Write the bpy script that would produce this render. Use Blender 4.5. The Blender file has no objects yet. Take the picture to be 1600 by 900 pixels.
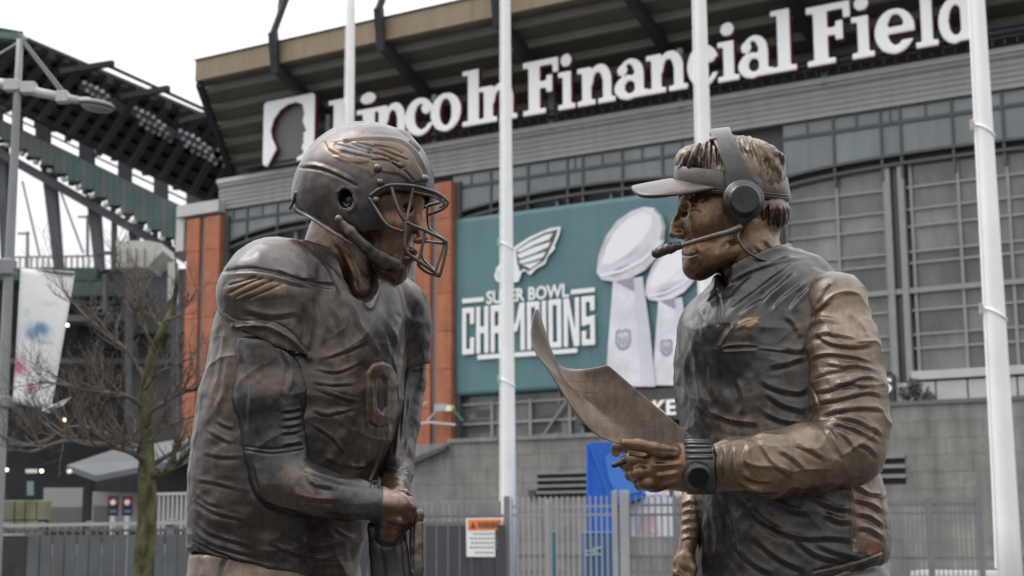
import bpy, bmesh, math, random
import numpy as np
from mathutils import Vector, Matrix

# ------------------------------------------------------------------ camera, sky, sun, exposure
SC = bpy.context.scene
COL = SC.collection
F_PX = 2340.0                       # focal length in photograph pixels (1600 wide)
PITCH, ROLL = math.radians(9.13), math.radians(-0.34)
CAM = np.array((0.0, 0.0, 1.55))
_f = np.array((0, math.cos(PITCH), math.sin(PITCH)))
_u0 = np.array((0, -math.sin(PITCH), math.cos(PITCH)))
_r0 = np.array((1.0, 0, 0))
_r = math.cos(ROLL) * _r0 + math.sin(ROLL) * _u0
_u = -math.sin(ROLL) * _r0 + math.cos(ROLL) * _u0

cam_data = bpy.data.cameras.new('camera')
cam_data.sensor_width = 36.0
cam_data.lens = 36.0 * F_PX / 1600.0
cam_data.clip_start = 0.1
cam_data.clip_end = 3000.0
cam_data.dof.use_dof = True
cam_data.dof.focus_distance = 3.8
cam_data.dof.aperture_fstop = 6.0
cam = bpy.data.objects.new('camera', cam_data)
COL.objects.link(cam)
M4 = Matrix(((_r[0], _u[0], -_f[0], CAM[0]), (_r[1], _u[1], -_f[1], CAM[1]), (_r[2], _u[2], -_f[2], CAM[2]), (0, 0, 0, 1)))
cam.matrix_world = M4
SC.camera = cam

SUN_EL, SUN_ROT = math.radians(60), math.radians(285)
world = bpy.data.worlds.new('World')
SC.world = world
world.use_nodes = True
wn = world.node_tree
wn.nodes.clear()
w_out = wn.nodes.new('ShaderNodeOutputWorld')
w_bg = wn.nodes.new('ShaderNodeBackground')
w_sky = wn.nodes.new('ShaderNodeTexSky')
w_sky.sky_type = 'NISHITA'
w_sky.sun_disc = False
w_sky.sun_elevation = SUN_EL
w_sky.sun_rotation = SUN_ROT
w_sky.dust_density = 4.0
w_hsv = wn.nodes.new('ShaderNodeHueSaturation')
w_hsv.inputs['Saturation'].default_value = 0.06
w_mix = wn.nodes.new('ShaderNodeMixRGB')
w_mix.inputs[0].default_value = 0.75            # an even overcast layer over the clear sky
w_mix.inputs[2].default_value = (12.0, 12.15, 12.4, 1)
wn.links.new(w_sky.outputs[0], w_hsv.inputs['Color'])
wn.links.new(w_hsv.outputs[0], w_mix.inputs[1])
# overcast skies brighten evenly from horizon to zenith; horizon here dimmed past CIE overcast to darken the bronze's reflections
w_tc = wn.nodes.new('ShaderNodeTexCoord'); w_sep = wn.nodes.new('ShaderNodeSeparateXYZ'); w_mr = wn.nodes.new('ShaderNodeMapRange'); w_mul = wn.nodes.new('ShaderNodeVectorMath')
w_mr.inputs[1].default_value = 0.0; w_mr.inputs[2].default_value = 1.0; w_mr.inputs[3].default_value = 0.45; w_mr.inputs[4].default_value = 2.0
w_mul.operation = 'SCALE'
wn.links.new(w_tc.outputs['Generated'], w_sep.inputs[0]); wn.links.new(w_sep.outputs[2], w_mr.inputs[0])
wn.links.new(w_mix.outputs[0], w_mul.inputs[0]); wn.links.new(w_mr.outputs[0], w_mul.inputs['Scale'])
wn.links.new(w_mul.outputs[0], w_bg.inputs['Color'])
w_bg.inputs['Strength'].default_value = 0.1
wn.links.new(w_bg.outputs[0], w_out.inputs['Surface'])

sun_d = bpy.data.lights.new('sun', 'SUN')
sun_d.energy = 1.1
sun_d.angle = math.radians(30)
sun_d.color = (1.0, 0.97, 0.93)
sun = bpy.data.objects.new('sun', sun_d)
COL.objects.link(sun)
# Nishita rotation: sun azimuth measured clockwise from +Y
_sd = Vector((math.sin(SUN_ROT) * math.cos(SUN_EL), math.cos(SUN_ROT) * math.cos(SUN_EL), math.sin(SUN_EL)))
sun.rotation_euler = _sd.to_track_quat('Z', 'Y').to_euler()
sun.location = _sd * 50

SC.view_settings.view_transform = 'Standard'
SC.view_settings.look = 'None'
SC.view_settings.exposure = 0.42
SC.view_settings.gamma = 1.0
SC.view_settings.use_curve_mapping = False
SC.cycles.max_bounces = 6
SC.cycles.use_denoising = True

# ------------------------------------------------------------------ projection helpers
def ray(px, py):
    return _f + (px - 800) / F_PX * _r + (450 - py) / F_PX * _u
def at_y(px, py, Y):
    r = ray(px, py); return CAM + r * (Y / r[1])
def on_plane(px, py, p0, n):
    r = ray(px, py); return CAM + r * (np.dot(np.asarray(p0) - CAM, n) / np.dot(r, n))
def project(P):
    q = P - CAM
    a = q @ _f
    return 800 + F_PX * (q @ _r) / a, 450 - F_PX * (q @ _u) / a

# ------------------------------------------------------------------ materials
MATS = {}
def nodes_of(m):
    m.use_nodes = True
    nt = m.node_tree; nt.nodes.clear()
    out = nt.nodes.new('ShaderNodeOutputMaterial')
    b = nt.nodes.new('ShaderNodeBsdfPrincipled')
    nt.links.new(b.outputs[0], out.inputs['Surface'])
    return nt, b
def mat(name, col, rough=0.6, metal=0.0, var=0.12, scale=2.0, bump=0.0, bscale=40.0, stretch=(1, 1, 1), spec=0.5, emit=None, rnd=0.0, streak=0.0):
    """A procedural surface: base colour broken up by two scales of noise, optional fine relief."""
    if name in MATS: return MATS[name]
    m = bpy.data.materials.new(name); MATS[name] = m
    nt, b = nodes_of(m); N, L = nt.nodes.new, nt.links.new
    tc = N('ShaderNodeTexCoord'); mp = N('ShaderNodeMapping'); mp.inputs['Scale'].default_value = stretch
    L(tc.outputs['Object'], mp.inputs[0])
    n1 = N('ShaderNodeTexNoise'); n1.inputs['Scale'].default_value = scale; n1.inputs['Detail'].default_value = 6; n1.inputs['Roughness'].default_value = .65
    L(mp.outputs[0], n1.inputs['Vector'])
    rp = N('ShaderNodeValToRGB'); e = rp.color_ramp.elements
    e[0].position, e[1].position = .3, .7
    c = np.array(col)
    e[0].color = (*np.clip(c * (1 - var), 0, 1), 1); e[1].color = (*np.clip(c * (1 + var), 0, 1), 1)
    L(n1.outputs[0], rp.inputs[0]); cur = rp.outputs[0]
    def scaled(cur, src):
        v = N('ShaderNodeVectorMath'); v.operation = 'SCALE'; L(cur, v.inputs[0]); L(src, v.inputs['Scale']); return v.outputs[0]
    if rnd:                                   # every piece its own tone
        oi = N('ShaderNodeObjectInfo'); r0 = N('ShaderNodeMapRange'); r0.inputs[3].default_value = 1 - rnd; r0.inputs[4].default_value = 1 + rnd
        L(oi.outputs['Random'], r0.inputs[0]); cur = scaled(cur, r0.outputs[0])
    if streak:                                # rain streaks and grime
        m2 = N('ShaderNodeMapping'); m2.inputs['Scale'].default_value = (1.6, 1.6, .12); L(tc.outputs['Object'], m2.inputs[0])
        n3 = N('ShaderNodeTexNoise'); n3.inputs['Scale'].default_value = 1.6; n3.inputs['Detail'].default_value = 8; n3.inputs['Roughness'].default_value = .7; L(m2.outputs[0], n3.inputs['Vector'])
        r2 = N('ShaderNodeMapRange'); r2.inputs[1].default_value = .35; r2.inputs[2].default_value = .6; r2.inputs[3].default_value = 1 - streak; r2.inputs[4].default_value = 1.0 + streak * .2
        L(n3.outputs[0], r2.inputs[0]); cur = scaled(cur, r2.outputs[0])
    L(cur, b.inputs['Base Color'])
    b.inputs['Metallic'].default_value = metal
    b.inputs['Specular IOR Level'].default_value = spec
    mr = N('ShaderNodeMapRange'); mr.inputs[3].default_value = max(.02, rough - .1); mr.inputs[4].default_value = min(1, rough + .1)
    L(n1.outputs[0], mr.inputs[0]); L(mr.outputs[0], b.inputs['Roughness'])
    if bump:
        n2 = N('ShaderNodeTexNoise'); n2.inputs['Scale'].default_value = bscale; n2.inputs['Detail'].default_value = 5
        L(mp.outputs[0], n2.inputs['Vector'])
        bp = N('ShaderNodeBump'); bp.inputs['Strength'].default_value = bump; bp.inputs['Distance'].default_value = .02
        L(n2.outputs[0], bp.inputs['Height']); L(bp.outputs[0], b.inputs['Normal'])
    if emit:
        b.inputs['Emission Color'].default_value = (*col, 1); b.inputs['Emission Strength'].default_value = emit
    return m

def bronze(name, rough=0.36, metal=0.6, bump=.13, coat_r=.16):
    """Patinated bronze: colour from the 'patina' attribute, mottled, streaked and rubbed by noise."""
    m = bpy.data.materials.new(name); MATS[name] = m
    nt, b = nodes_of(m); N, L = nt.nodes.new, nt.links.new
    at = N('ShaderNodeAttribute'); at.attribute_name = 'patina'
    tc = N('ShaderNodeTexCoord')
    def noise(scale, det, ro, st=(1, 1, 1), dist=0.0):
        mp = N('ShaderNodeMapping'); mp.inputs['Scale'].default_value = st; L(tc.outputs['Object'], mp.inputs[0])
        n = N('ShaderNodeTexNoise'); n.inputs['Scale'].default_value = scale; n.inputs['Detail'].default_value = det; n.inputs['Roughness'].default_value = ro; n.inputs['Distortion'].default_value = dist
        L(mp.outputs[0], n.inputs['Vector']); return n.outputs[0]
    def rng(src, lo, hi, a, b_):
        r = N('ShaderNodeMapRange'); r.inputs[1].default_value = lo; r.inputs[2].default_value = hi; r.inputs[3].default_value = a; r.inputs[4].default_value = b_
        L(src, r.inputs[0]); return r.outputs[0]
    def mul(x, y):
        q = N('ShaderNodeMath'); q.operation = 'MULTIPLY'; L(x, q.inputs[0]); L(y, q.inputs[1]); return q.outputs[0]
    big = noise(7, 8, .7, (1, 1, .6), .6)
    fine = noise(70, 8, .75, (1, 1, .6), .3)
    strk = noise(38, 6, .7, (1, 1, .12), .4)
    k = mul(mul(rng(big, .3, .7, .5, 1.6), rng(fine, .3, .7, .74, 1.28)), rng(strk, .35, .65, .84, 1.18))
    mx = N('ShaderNodeVectorMath'); mx.operation = 'SCALE'; L(at.outputs['Color'], mx.inputs[0]); L(k, mx.inputs['Scale'])
    rub = mul(rng(noise(6, 7, .65, (1, 1, 1), .8), .51, .66, 0, 1), rng(fine, .35, .65, .15, .65))
    wm = N('ShaderNodeMixRGB'); wm.inputs[2].default_value = (.115, .066, .036, 1)
    L(rub, wm.inputs[0]); L(mx.outputs[0], wm.inputs[1]); L(wm.outputs[0], b.inputs['Base Color'])
    b.inputs['Metallic'].default_value = metal
    b.inputs['Coat Weight'].default_value = .22; b.inputs['Coat Roughness'].default_value = coat_r; b.inputs['Coat IOR'].default_value = 1.55
    L(mul(rng(fine, .3, .7, rough - .05, rough + .09), rng(big, .3, .7, .8, 1.2)), b.inputs['Roughness'])
    ad = N('ShaderNodeMath'); ad.operation = 'ADD'; L(fine, ad.inputs[0]); L(noise(170, 4, .7), ad.inputs[1])
    bp = N('ShaderNodeBump'); bp.inputs['Strength'].default_value = bump; bp.inputs['Distance'].default_value = .006
    L(ad.outputs[0], bp.inputs['Height']); L(bp.outputs[0], b.inputs['Normal']); L(bp.outputs[0], b.inputs['Coat Normal'])
    return m

# ------------------------------------------------------------------ object helpers
def tag(o, label=None, cat=None, group=None, kind=None):
    if label: o['label'] = label
    if cat: o['category'] = cat
    if group: o['group'] = group
    if kind: o['kind'] = kind
    return o
def empty(name, loc, label=None, cat=None, group=None, rz=0.0):
    o = bpy.data.objects.new(name, None); COL.objects.link(o)
    o.location = loc; o.rotation_euler = (0, 0, rz)
    o.empty_display_size = .2
    tag(o, label, cat, group)
    return o
def link(name, me, material, parent=None, smooth=False):
    """World-space mesh -> object; under a parent it keeps its place."""
    o = bpy.data.objects.new(name, me); COL.objects.link(o)
    if material is not None:
        for mm in (material if isinstance(material, (list, tuple)) else [material]): me.materials.append(mm)
    if parent is not None:
        o.parent = parent
        o.matrix_parent_inverse = parent_world(parent).inverted()
    if smooth: me.shade_smooth()
    return o
def parent_world(p):
    m = p.matrix_basis.copy()
    if p.parent is not None:
        m = parent_world(p.parent) @ p.matrix_parent_inverse @ m
    return m
def mesh_of(name, V, Fc):
    me = bpy.data.meshes.new(name)
    me.from_pydata([tuple(map(float, v)) for v in V], [], [tuple(f) for f in Fc])
    me.update(); return me

class MB:
    """Collects boxes, prisms and tubes, links them as ONE mesh."""
    def __init__(s): s.V, s.F, s.MI = [], [], []
    def add(s, V, Fc, mi=0):
        n = len(s.V); s.V += [tuple(map(float, v)) for v in V]; s.F += [tuple(i + n for i in f) for f in Fc]; s.MI += [mi] * len(Fc); return s
    def box8(s, p, mi=0):       # p: 4 bottom + 4 top corners
        return s.add(p, [(3, 2, 1, 0), (4, 5, 6, 7), (0, 1, 5, 4), (1, 2, 6, 5), (2, 3, 7, 6), (3, 0, 4, 7)], mi)
    def box(s, c, d, ax=None, mi=0):
        c = np.asarray(c, float); h = np.asarray(d, float) / 2
        A = np.eye(3) if ax is None else np.asarray(ax, float)
        p = [c + A[0] * sx * h[0] + A[1] * sy * h[1] + A[2] * sz * h[2] for sz in (-1, 1) for sx, sy in ((-1, -1), (1, -1), (1, 1), (-1, 1))]
        return s.box8(p, mi)
    def beam(s, a, b, w, h=None, mi=0, upv=(0, 0, 1)):
        a, b = np.asarray(a, float), np.asarray(b, float); h = h or w
        d = b - a; L = np.linalg.norm(d); d /= L
        x = np.cross(d, upv)
        if np.linalg.norm(x) < 1e-4: x = np.cross(d, (0, 1, 0))
        x /= np.linalg.norm(x); y = np.cross(x, d)
        return s.box((a + b) / 2, (L, w, h), (d, x, y), mi)
    def prism(s, poly, nvec, mi=0):      # poly: planar 3-D loop, extruded by nvec
        poly = [np.asarray(p, float) for p in poly]; n = len(poly); nv = np.asarray(nvec, float)
        V = poly + [p + nv for p in poly]
        return s.add(V, [tuple(range(n)), tuple(range(2 * n - 1, n - 1, -1))] + [((i + 1) % n, i, i + n, (i + 1) % n + n) for i in range(n)], mi)
    def tube(s, pts, r, n=8, cap=True, mi=0):
        P = np.array(pts, float); R = np.full(len(P), r, float) if np.isscalar(r) else np.array(r, float)
        T = np.gradient(P, axis=0); T /= np.linalg.norm(T, axis=1)[:, None] + 1e-12
        ref = np.array((0, 0, 1.)) if abs(T[0][2]) < .9 else np.array((1., 0, 0))
        x = np.cross(T[0], ref); x /= np.linalg.norm(x)
        V = []
        for i in range(len(P)):
            x = x - T[i] * np.dot(x, T[i]); x /= np.linalg.norm(x); y = np.cross(T[i], x)
            for k in range(n):
                a = 2 * math.pi * k / n; V.append(P[i] + R[i] * (math.cos(a) * x + math.sin(a) * y))
        Fc = [(i * n + k, i * n + (k + 1) % n, (i + 1) * n + (k + 1) % n, (i + 1) * n + k) for i in range(len(P) - 1) for k in range(n)]
        if cap: Fc += [tuple(range(n - 1, -1, -1)), tuple((len(P) - 1) * n + k for k in range(n))]
        return s.add(V, Fc, mi)
    def mesh(s, name):
        me = mesh_of(name, s.V, s.F)
        if any(s.MI): me.polygons.foreach_set('material_index', s.MI)
        bm = bmesh.new(); bm.from_mesh(me); bmesh.ops.recalc_face_normals(bm, faces=bm.faces); bm.to_mesh(me); bm.free()
        return me
    def build(s, name, material, parent=None, smooth=False, bevel=0):
        o = link(name, s.mesh(name), material, parent, smooth)
        if bevel:
            bv = o.modifiers.new('bevel', 'BEVEL'); bv.width = bevel; bv.segments = 2; bv.limit_method = 'ANGLE'
        return o

def text_mesh(txt, bold=0.0, extrude=0.0, spacing=1.0):
    """Built-in font as a mesh in the XY plane, left-aligned at the origin, scaled to unit bounds by the caller."""
    cu = bpy.data.curves.new('lettering', 'FONT'); cu.body = txt; cu.offset = bold; cu.extrude = extrude; cu.space_character = spacing; cu.resolution_u = 3
    o = bpy.data.objects.new('lettering', cu); COL.objects.link(o)
    dg = bpy.context.evaluated_depsgraph_get()
    me = bpy.data.meshes.new_from_object(o.evaluated_get(dg))
    bpy.data.objects.remove(o); bpy.data.curves.remove(cu)
    return me
def text_quad(name, txt, p00, p10, p01, material, parent, nvec, bold=0.0, thick=.004, spacing=1.0):
    """Lettering stretched over the parallelogram p00 (bottom left) p10 (bottom right) p01 (top left)."""
    me = text_mesh(txt, bold, .5, spacing)
    n = len(me.vertices); co = np.empty(n * 3); me.vertices.foreach_get('co', co); co = co.reshape(-1, 3)
    lo, hi = co.min(0), co.max(0)
    q = (co - lo) / np.maximum(hi - lo, 1e-9)
    p00, p10, p01 = (np.asarray(p, float) for p in (p00, p10, p01))
    W = p00 + q[:, :1] * (p10 - p00) + q[:, 1:2] * (p01 - p00) + q[:, 2:3] * np.asarray(nvec) * thick
    me.vertices.foreach_set('co', W.ravel()); me.update()
    return link(name, me, material, parent)

# ------------------------------------------------------------------ implicit sculpting
PATINA = 0.62                        # overall depth of the dark bronze patina
STD = 3.9                            # distance of the statues
S = STD / F_PX                       # metres per sculpting unit (one photograph pixel at that distance)
ORG = np.array((0.0, STD, CAM[2]))
def L3(px, py, dy=0.0):
    return (at_y(px, py, STD + dy * S) - ORG) / S

class Field:
    def __init__(s, lo, hi, h):
        s.h = h; s.lo = np.array(lo, float); s.n = np.ceil((np.array(hi) - s.lo) / h).astype(int) + 1
        s.ax = [(s.lo[i] + np.arange(s.n[i]) * h).astype(np.float32) for i in range(3)]
        s.d = np.full(s.n, 60.0, np.float32)
    def sub(s, lo, hi, pad):
        sl = []
        for i in range(3):
            a = int(max(0, math.floor((lo[i] - pad - s.lo[i]) / s.h))); b = int(min(s.n[i], math.ceil((hi[i] + pad - s.lo[i]) / s.h) + 1))
            sl.append(slice(a, max(a, b)))
        X = s.ax[0][sl[0]][:, None, None]; Y = s.ax[1][sl[1]][None, :, None]; Z = s.ax[2][sl[2]][None, None, :]
        return tuple(sl), X, Y, Z
    def comb(s, sl, v, k, op):
        a = s.d[sl]
        if a.size == 0: return
        if op == 'u':
            if k > 0:
                h = np.maximum(k - np.abs(a - v), 0) / k; s.d[sl] = np.minimum(a, v) - h * h * k * .25
            else: s.d[sl] = np.minimum(a, v)
        elif op == 's':
            v = -v
            if k > 0:
                h = np.maximum(k - np.abs(a - v), 0) / k; s.d[sl] = np.maximum(a, v) + h * h * k * .25
            else: s.d[sl] = np.maximum(a, v)
    def ell(s, c, r, k=8, op='u', R=None):
        c = np.asarray(c, float); r = np.asarray(r, float); m = r.max() if R is not None else r
        sl, X, Y, Z = s.sub(c - m, c + m, k + 3 * s.h)
        x, y, z = X - c[0], Y - c[1], Z - c[2]
        if R is not None:
            x, y, z = (R[0][0] * x + R[0][1] * y + R[0][2] * z, R[1][0] * x + R[1][1] * y + R[1][2] * z, R[2][0] * x + R[2][1] * y + R[2][2] * z)
        k0 = np.sqrt((x / r[0]) ** 2 + (y / r[1]) ** 2 + (z / r[2]) ** 2)
        k1 = np.sqrt((x / r[0] ** 2) ** 2 + (y / r[1] ** 2) ** 2 + (z / r[2] ** 2) ** 2)
        s.comb(sl, (k0 * (k0 - 1) / np.maximum(k1, 1e-6)).astype(np.float32), k, op)
        return s
    def cone(s, a, b, ra, rb, k=8, op='u', sq=None):
        """Round cone; sq = (axis vector, factor) squashes the section along a direction."""
        a = np.asarray(a, float); b = np.asarray(b, float); m = max(ra, rb)
        sl, X, Y, Z = s.sub(np.minimum(a, b) - m, np.maximum(a, b) + m, k + 3 * s.h)
        ab = b - a; l2 = max(float(ab @ ab), 1e-6)
        x, y, z = X - a[0], Y - a[1], Z - a[2]
        t = np.clip((x * ab[0] + y * ab[1] + z * ab[2]) / l2, 0, 1)
        x = x - t * ab[0]; y = y - t * ab[1]; z = z - t * ab[2]
        if sq is not None:
            ax, f = np.asarray(sq[0], float), sq[1]; ax = ax / np.linalg.norm(ax)
            q = (x * ax[0] + y * ax[1] + z * ax[2]) * (1 / f - 1)
            x = x + q * ax[0]; y = y + q * ax[1]; z = z + q * ax[2]
        v = np.sqrt(x * x + y * y + z * z) - (ra + t * (rb - ra))
        if sq is not None: v = v * min(1, sq[1])
        s.comb(sl, v.astype(np.float32), k, op); return s
    def chain(s, pts, k=8, op='u', sq=None):
        for (a, ra), (b, rb) in zip(pts[:-1], pts[1:]): s.cone(a, b, ra, rb, k, op, sq)
        return s
    def loft(s, rows, k=10, op='u', n=2.0):
        """rows: (z, cx, cy, A, B, ang) horizontal superelliptic slices, top or bottom first."""
        rows = sorted(rows, key=lambda r: r[0]); T = np.array(rows, float)
        m = T[:, 3:5].max()
        lo = (T[:, 1].min() - m, T[:, 2].min() - m, T[0, 0]); hi = (T[:, 1].max() + m, T[:, 2].max() + m, T[-1, 0])
        sl, X, Y, Z = s.sub(lo, hi, k + 3 * s.h)
        z = Z.ravel(); zc = np.clip(z, T[0, 0], T[-1, 0])
        def ip(c):                         # smooth table lookup
            zz = np.linspace(T[0, 0], T[-1, 0], 200); v = np.interp(zz, T[:, 0], T[:, c])
            w = 9; v = np.convolve(np.pad(v, w // 2, mode='edge'), np.ones(w) / w, 'valid')
            return np.interp(zc, zz, v).astype(np.float32)[None, None, :]
        cx, cy, A, B, an = (ip(c) for c in range(1, 6))
        dx, dy = X - cx, Y - cy; ca, sa = np.cos(an), np.sin(an)
        p = np.abs((dx * ca + dy * sa) / A); q = np.abs((-dx * sa + dy * ca) / B)
        r = (p ** n + q ** n) ** (1.0 / n)
        v = (r - 1) * np.minimum(A, B)
        v = np.maximum(v, np.maximum(Z - T[-1, 0], T[0, 0] - Z))
        s.comb(sl, v.astype(np.float32), k, op); return s
    def half(s, p, n, k=0, lo=None, hi=None):
        """Cut away the side of the plane that n points to."""
        p = np.asarray(p, float); n = np.asarray(n, float) / np.linalg.norm(n)
        if lo is None: lo, hi = s.lo, s.lo + s.n * s.h
        sl, X, Y, Z = s.sub(lo, hi, 0)
        v = (X - p[0]) * n[0] + (Y - p[1]) * n[1] + (Z - p[2]) * n[2]
        s.comb(sl, -v.astype(np.float32), k, 's'); return s
    def mesh(s):
        d = s.d; n = d.shape; h = s.h
        sg = d < 0
        c8 = [sg[i:n[0] - 1 + i, j:n[1] - 1 + j, k:n[2] - 1 + k] for i in (0, 1) for j in (0, 1) for k in (0, 1)]
        cnt = np.zeros(c8[0].shape, np.int8)
        for c in c8: cnt += c
        idx = np.argwhere((cnt > 0) & (cnt < 8))
        off = [(i, j, k) for i in (0, 1) for j in (0, 1) for k in (0, 1)]
        val = [d[idx[:, 0] + o[0], idx[:, 1] + o[1], idx[:, 2] + o[2]] for o in off]
        acc = np.zeros((len(idx), 3)); w = np.zeros(len(idx))
        for a in range(8):
            for b in range(a + 1, 8):
                df = np.array(off[b]) - np.array(off[a])
                if np.abs(df).sum() != 1: continue
                va, vb = val[a], val[b]; m = (va < 0) != (vb < 0)
                t = np.where(m, va / np.where(m, va - vb, 1), 0)
                acc += (np.array(off[a]) + t[:, None] * df) * m[:, None]; w += m
        V = s.lo + (idx + acc / w[:, None]) * h
        vid = np.full(cnt.shape, -1, np.int32); vid[idx[:, 0], idx[:, 1], idx[:, 2]] = np.arange(len(idx))
        Q = []
        for ax in range(3):
            o1, o2 = [(1, 2), (2, 0), (0, 1)][ax]
            a = [slice(None)] * 3; b = [slice(None)] * 3
            a[ax] = slice(0, n[ax] - 1); b[ax] = slice(1, n[ax])
            for o in (o1, o2): a[o] = slice(1, n[o] - 1); b[o] = slice(1, n[o] - 1)
            sa, sb = sg[tuple(a)], sg[tuple(b)]
            e = np.argwhere(sa != sb)
            if len(e) == 0: continue
            ins = sa[e[:, 0], e[:, 1], e[:, 2]]
            base = e.copy(); base[:, o1] += 1; base[:, o2] += 1
            def cell(d1, d2):
                q = base.copy(); q[:, o1] -= d1; q[:, o2] -= d2
                return vid[q[:, 0], q[:, 1], q[:, 2]]
            q = np.stack([cell(1, 1), cell(0, 1), cell(0, 0), cell(1, 0)], 1)
            q[~ins] = q[~ins][:, ::-1]
            Q.append(q)
        return V, np.concatenate(Q)

def np_mesh(name, V, Q):
    me = bpy.data.meshes.new(name)
    me.vertices.add(len(V)); me.vertices.foreach_set('co', np.ascontiguousarray(V, np.float32).ravel())
    k = Q.shape[1]
    me.loops.add(len(Q) * k); me.loops.foreach_set('vertex_index', np.ascontiguousarray(Q, np.int32).ravel())
    me.polygons.add(len(Q)); me.polygons.foreach_set('loop_start', np.arange(0, len(Q) * k, k, dtype=np.int32))
    me.update(calc_edges=True); me.validate()
    return me
def smooth_q(V, Q, it=1, f=.5):
    for _ in range(it):
        A = np.zeros_like(V); w = np.zeros(len(V))
        for a, b in ((0, 1), (1, 2), (2, 3), (3, 0)):
            np.add.at(A, Q[:, a], V[Q[:, b]]); np.add.at(w, Q[:, a], 1)
            np.add.at(A, Q[:, b], V[Q[:, a]]); np.add.at(w, Q[:, b], 1)
        V = V + f * (A / np.maximum(w, 1)[:, None] - V)
    return V
def subdivide(V, Q):
    E = np.concatenate([Q[:, [0, 1]], Q[:, [1, 2]], Q[:, [2, 3]], Q[:, [3, 0]]]); Es = np.sort(E, 1)
    key = Es[:, 0].astype(np.int64) * len(V) + Es[:, 1]
    uq, first, inv = np.unique(key, return_index=True, return_inverse=True)
    em = V[Es[first]].mean(1); fc = V[Q].mean(1)
    nV = np.concatenate([V, em, fc]); m = len(Q); nv, ne = len(V), len(em)
    inv = inv.ravel(); e = [nv + inv[i * m:(i + 1) * m] for i in range(4)]; f = nv + ne + np.arange(m)
    nQ = np.concatenate([np.stack([Q[:, i], e[i], f, e[i - 1]], 1) for i in range(4)])
    return nV, nQ
def normals(V, Q):
    n = np.cross(V[Q[:, 2]] - V[Q[:, 0]], V[Q[:, 3]] - V[Q[:, 1]])
    N = np.zeros_like(V)
    for i in range(4): np.add.at(N, Q[:, i], n)
    return N / (np.linalg.norm(N, axis=1)[:, None] + 1e-9)

def vnoise(P, seed=0):
    """Smooth value noise in -1..1, vectorised."""
    I = np.floor(P).astype(np.int64); f = P - I; f = f * f * (3 - 2 * f)
    def hsh(i, j, k):
        v = (i * 374761393 + j * 668265263 + k * 2147483647 + seed * 1274126177) & 0xffffffff
        v = ((v ^ (v >> 13)) * 1274126177) & 0xffffffff
        return ((v ^ (v >> 16)) & 0xffff) / 32767.5 - 1
    r = 0
    for i in (0, 1):
        for j in (0, 1):
            for k in (0, 1):
                w = (f[:, 0] if i else 1 - f[:, 0]) * (f[:, 1] if j else 1 - f[:, 1]) * (f[:, 2] if k else 1 - f[:, 2])
                r = r + w * hsh(I[:, 0] + i, I[:, 1] + j, I[:, 2] + k)
    return r

def spline(pts, n=8):
    P = np.array(pts, float)
    if len(P) < 3: return np.array([P[0] + (P[-1] - P[0]) * t for t in np.linspace(0, 1, n)])
    Q = np.vstack([2 * P[0] - P[1], P, 2 * P[-1] - P[-2]]); out = []
    for i in range(1, len(Q) - 2):
        for t in np.linspace(0, 1, n, endpoint=False):
            a, b, c, d = Q[i - 1:i + 3]
            out.append(.5 * ((2 * b) + (-a + c) * t + (2 * a - 5 * b + 4 * c - d) * t * t + (-a + 3 * b - 3 * c + d) * t ** 3))
    out.append(P[-1]); return np.array(out)

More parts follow.
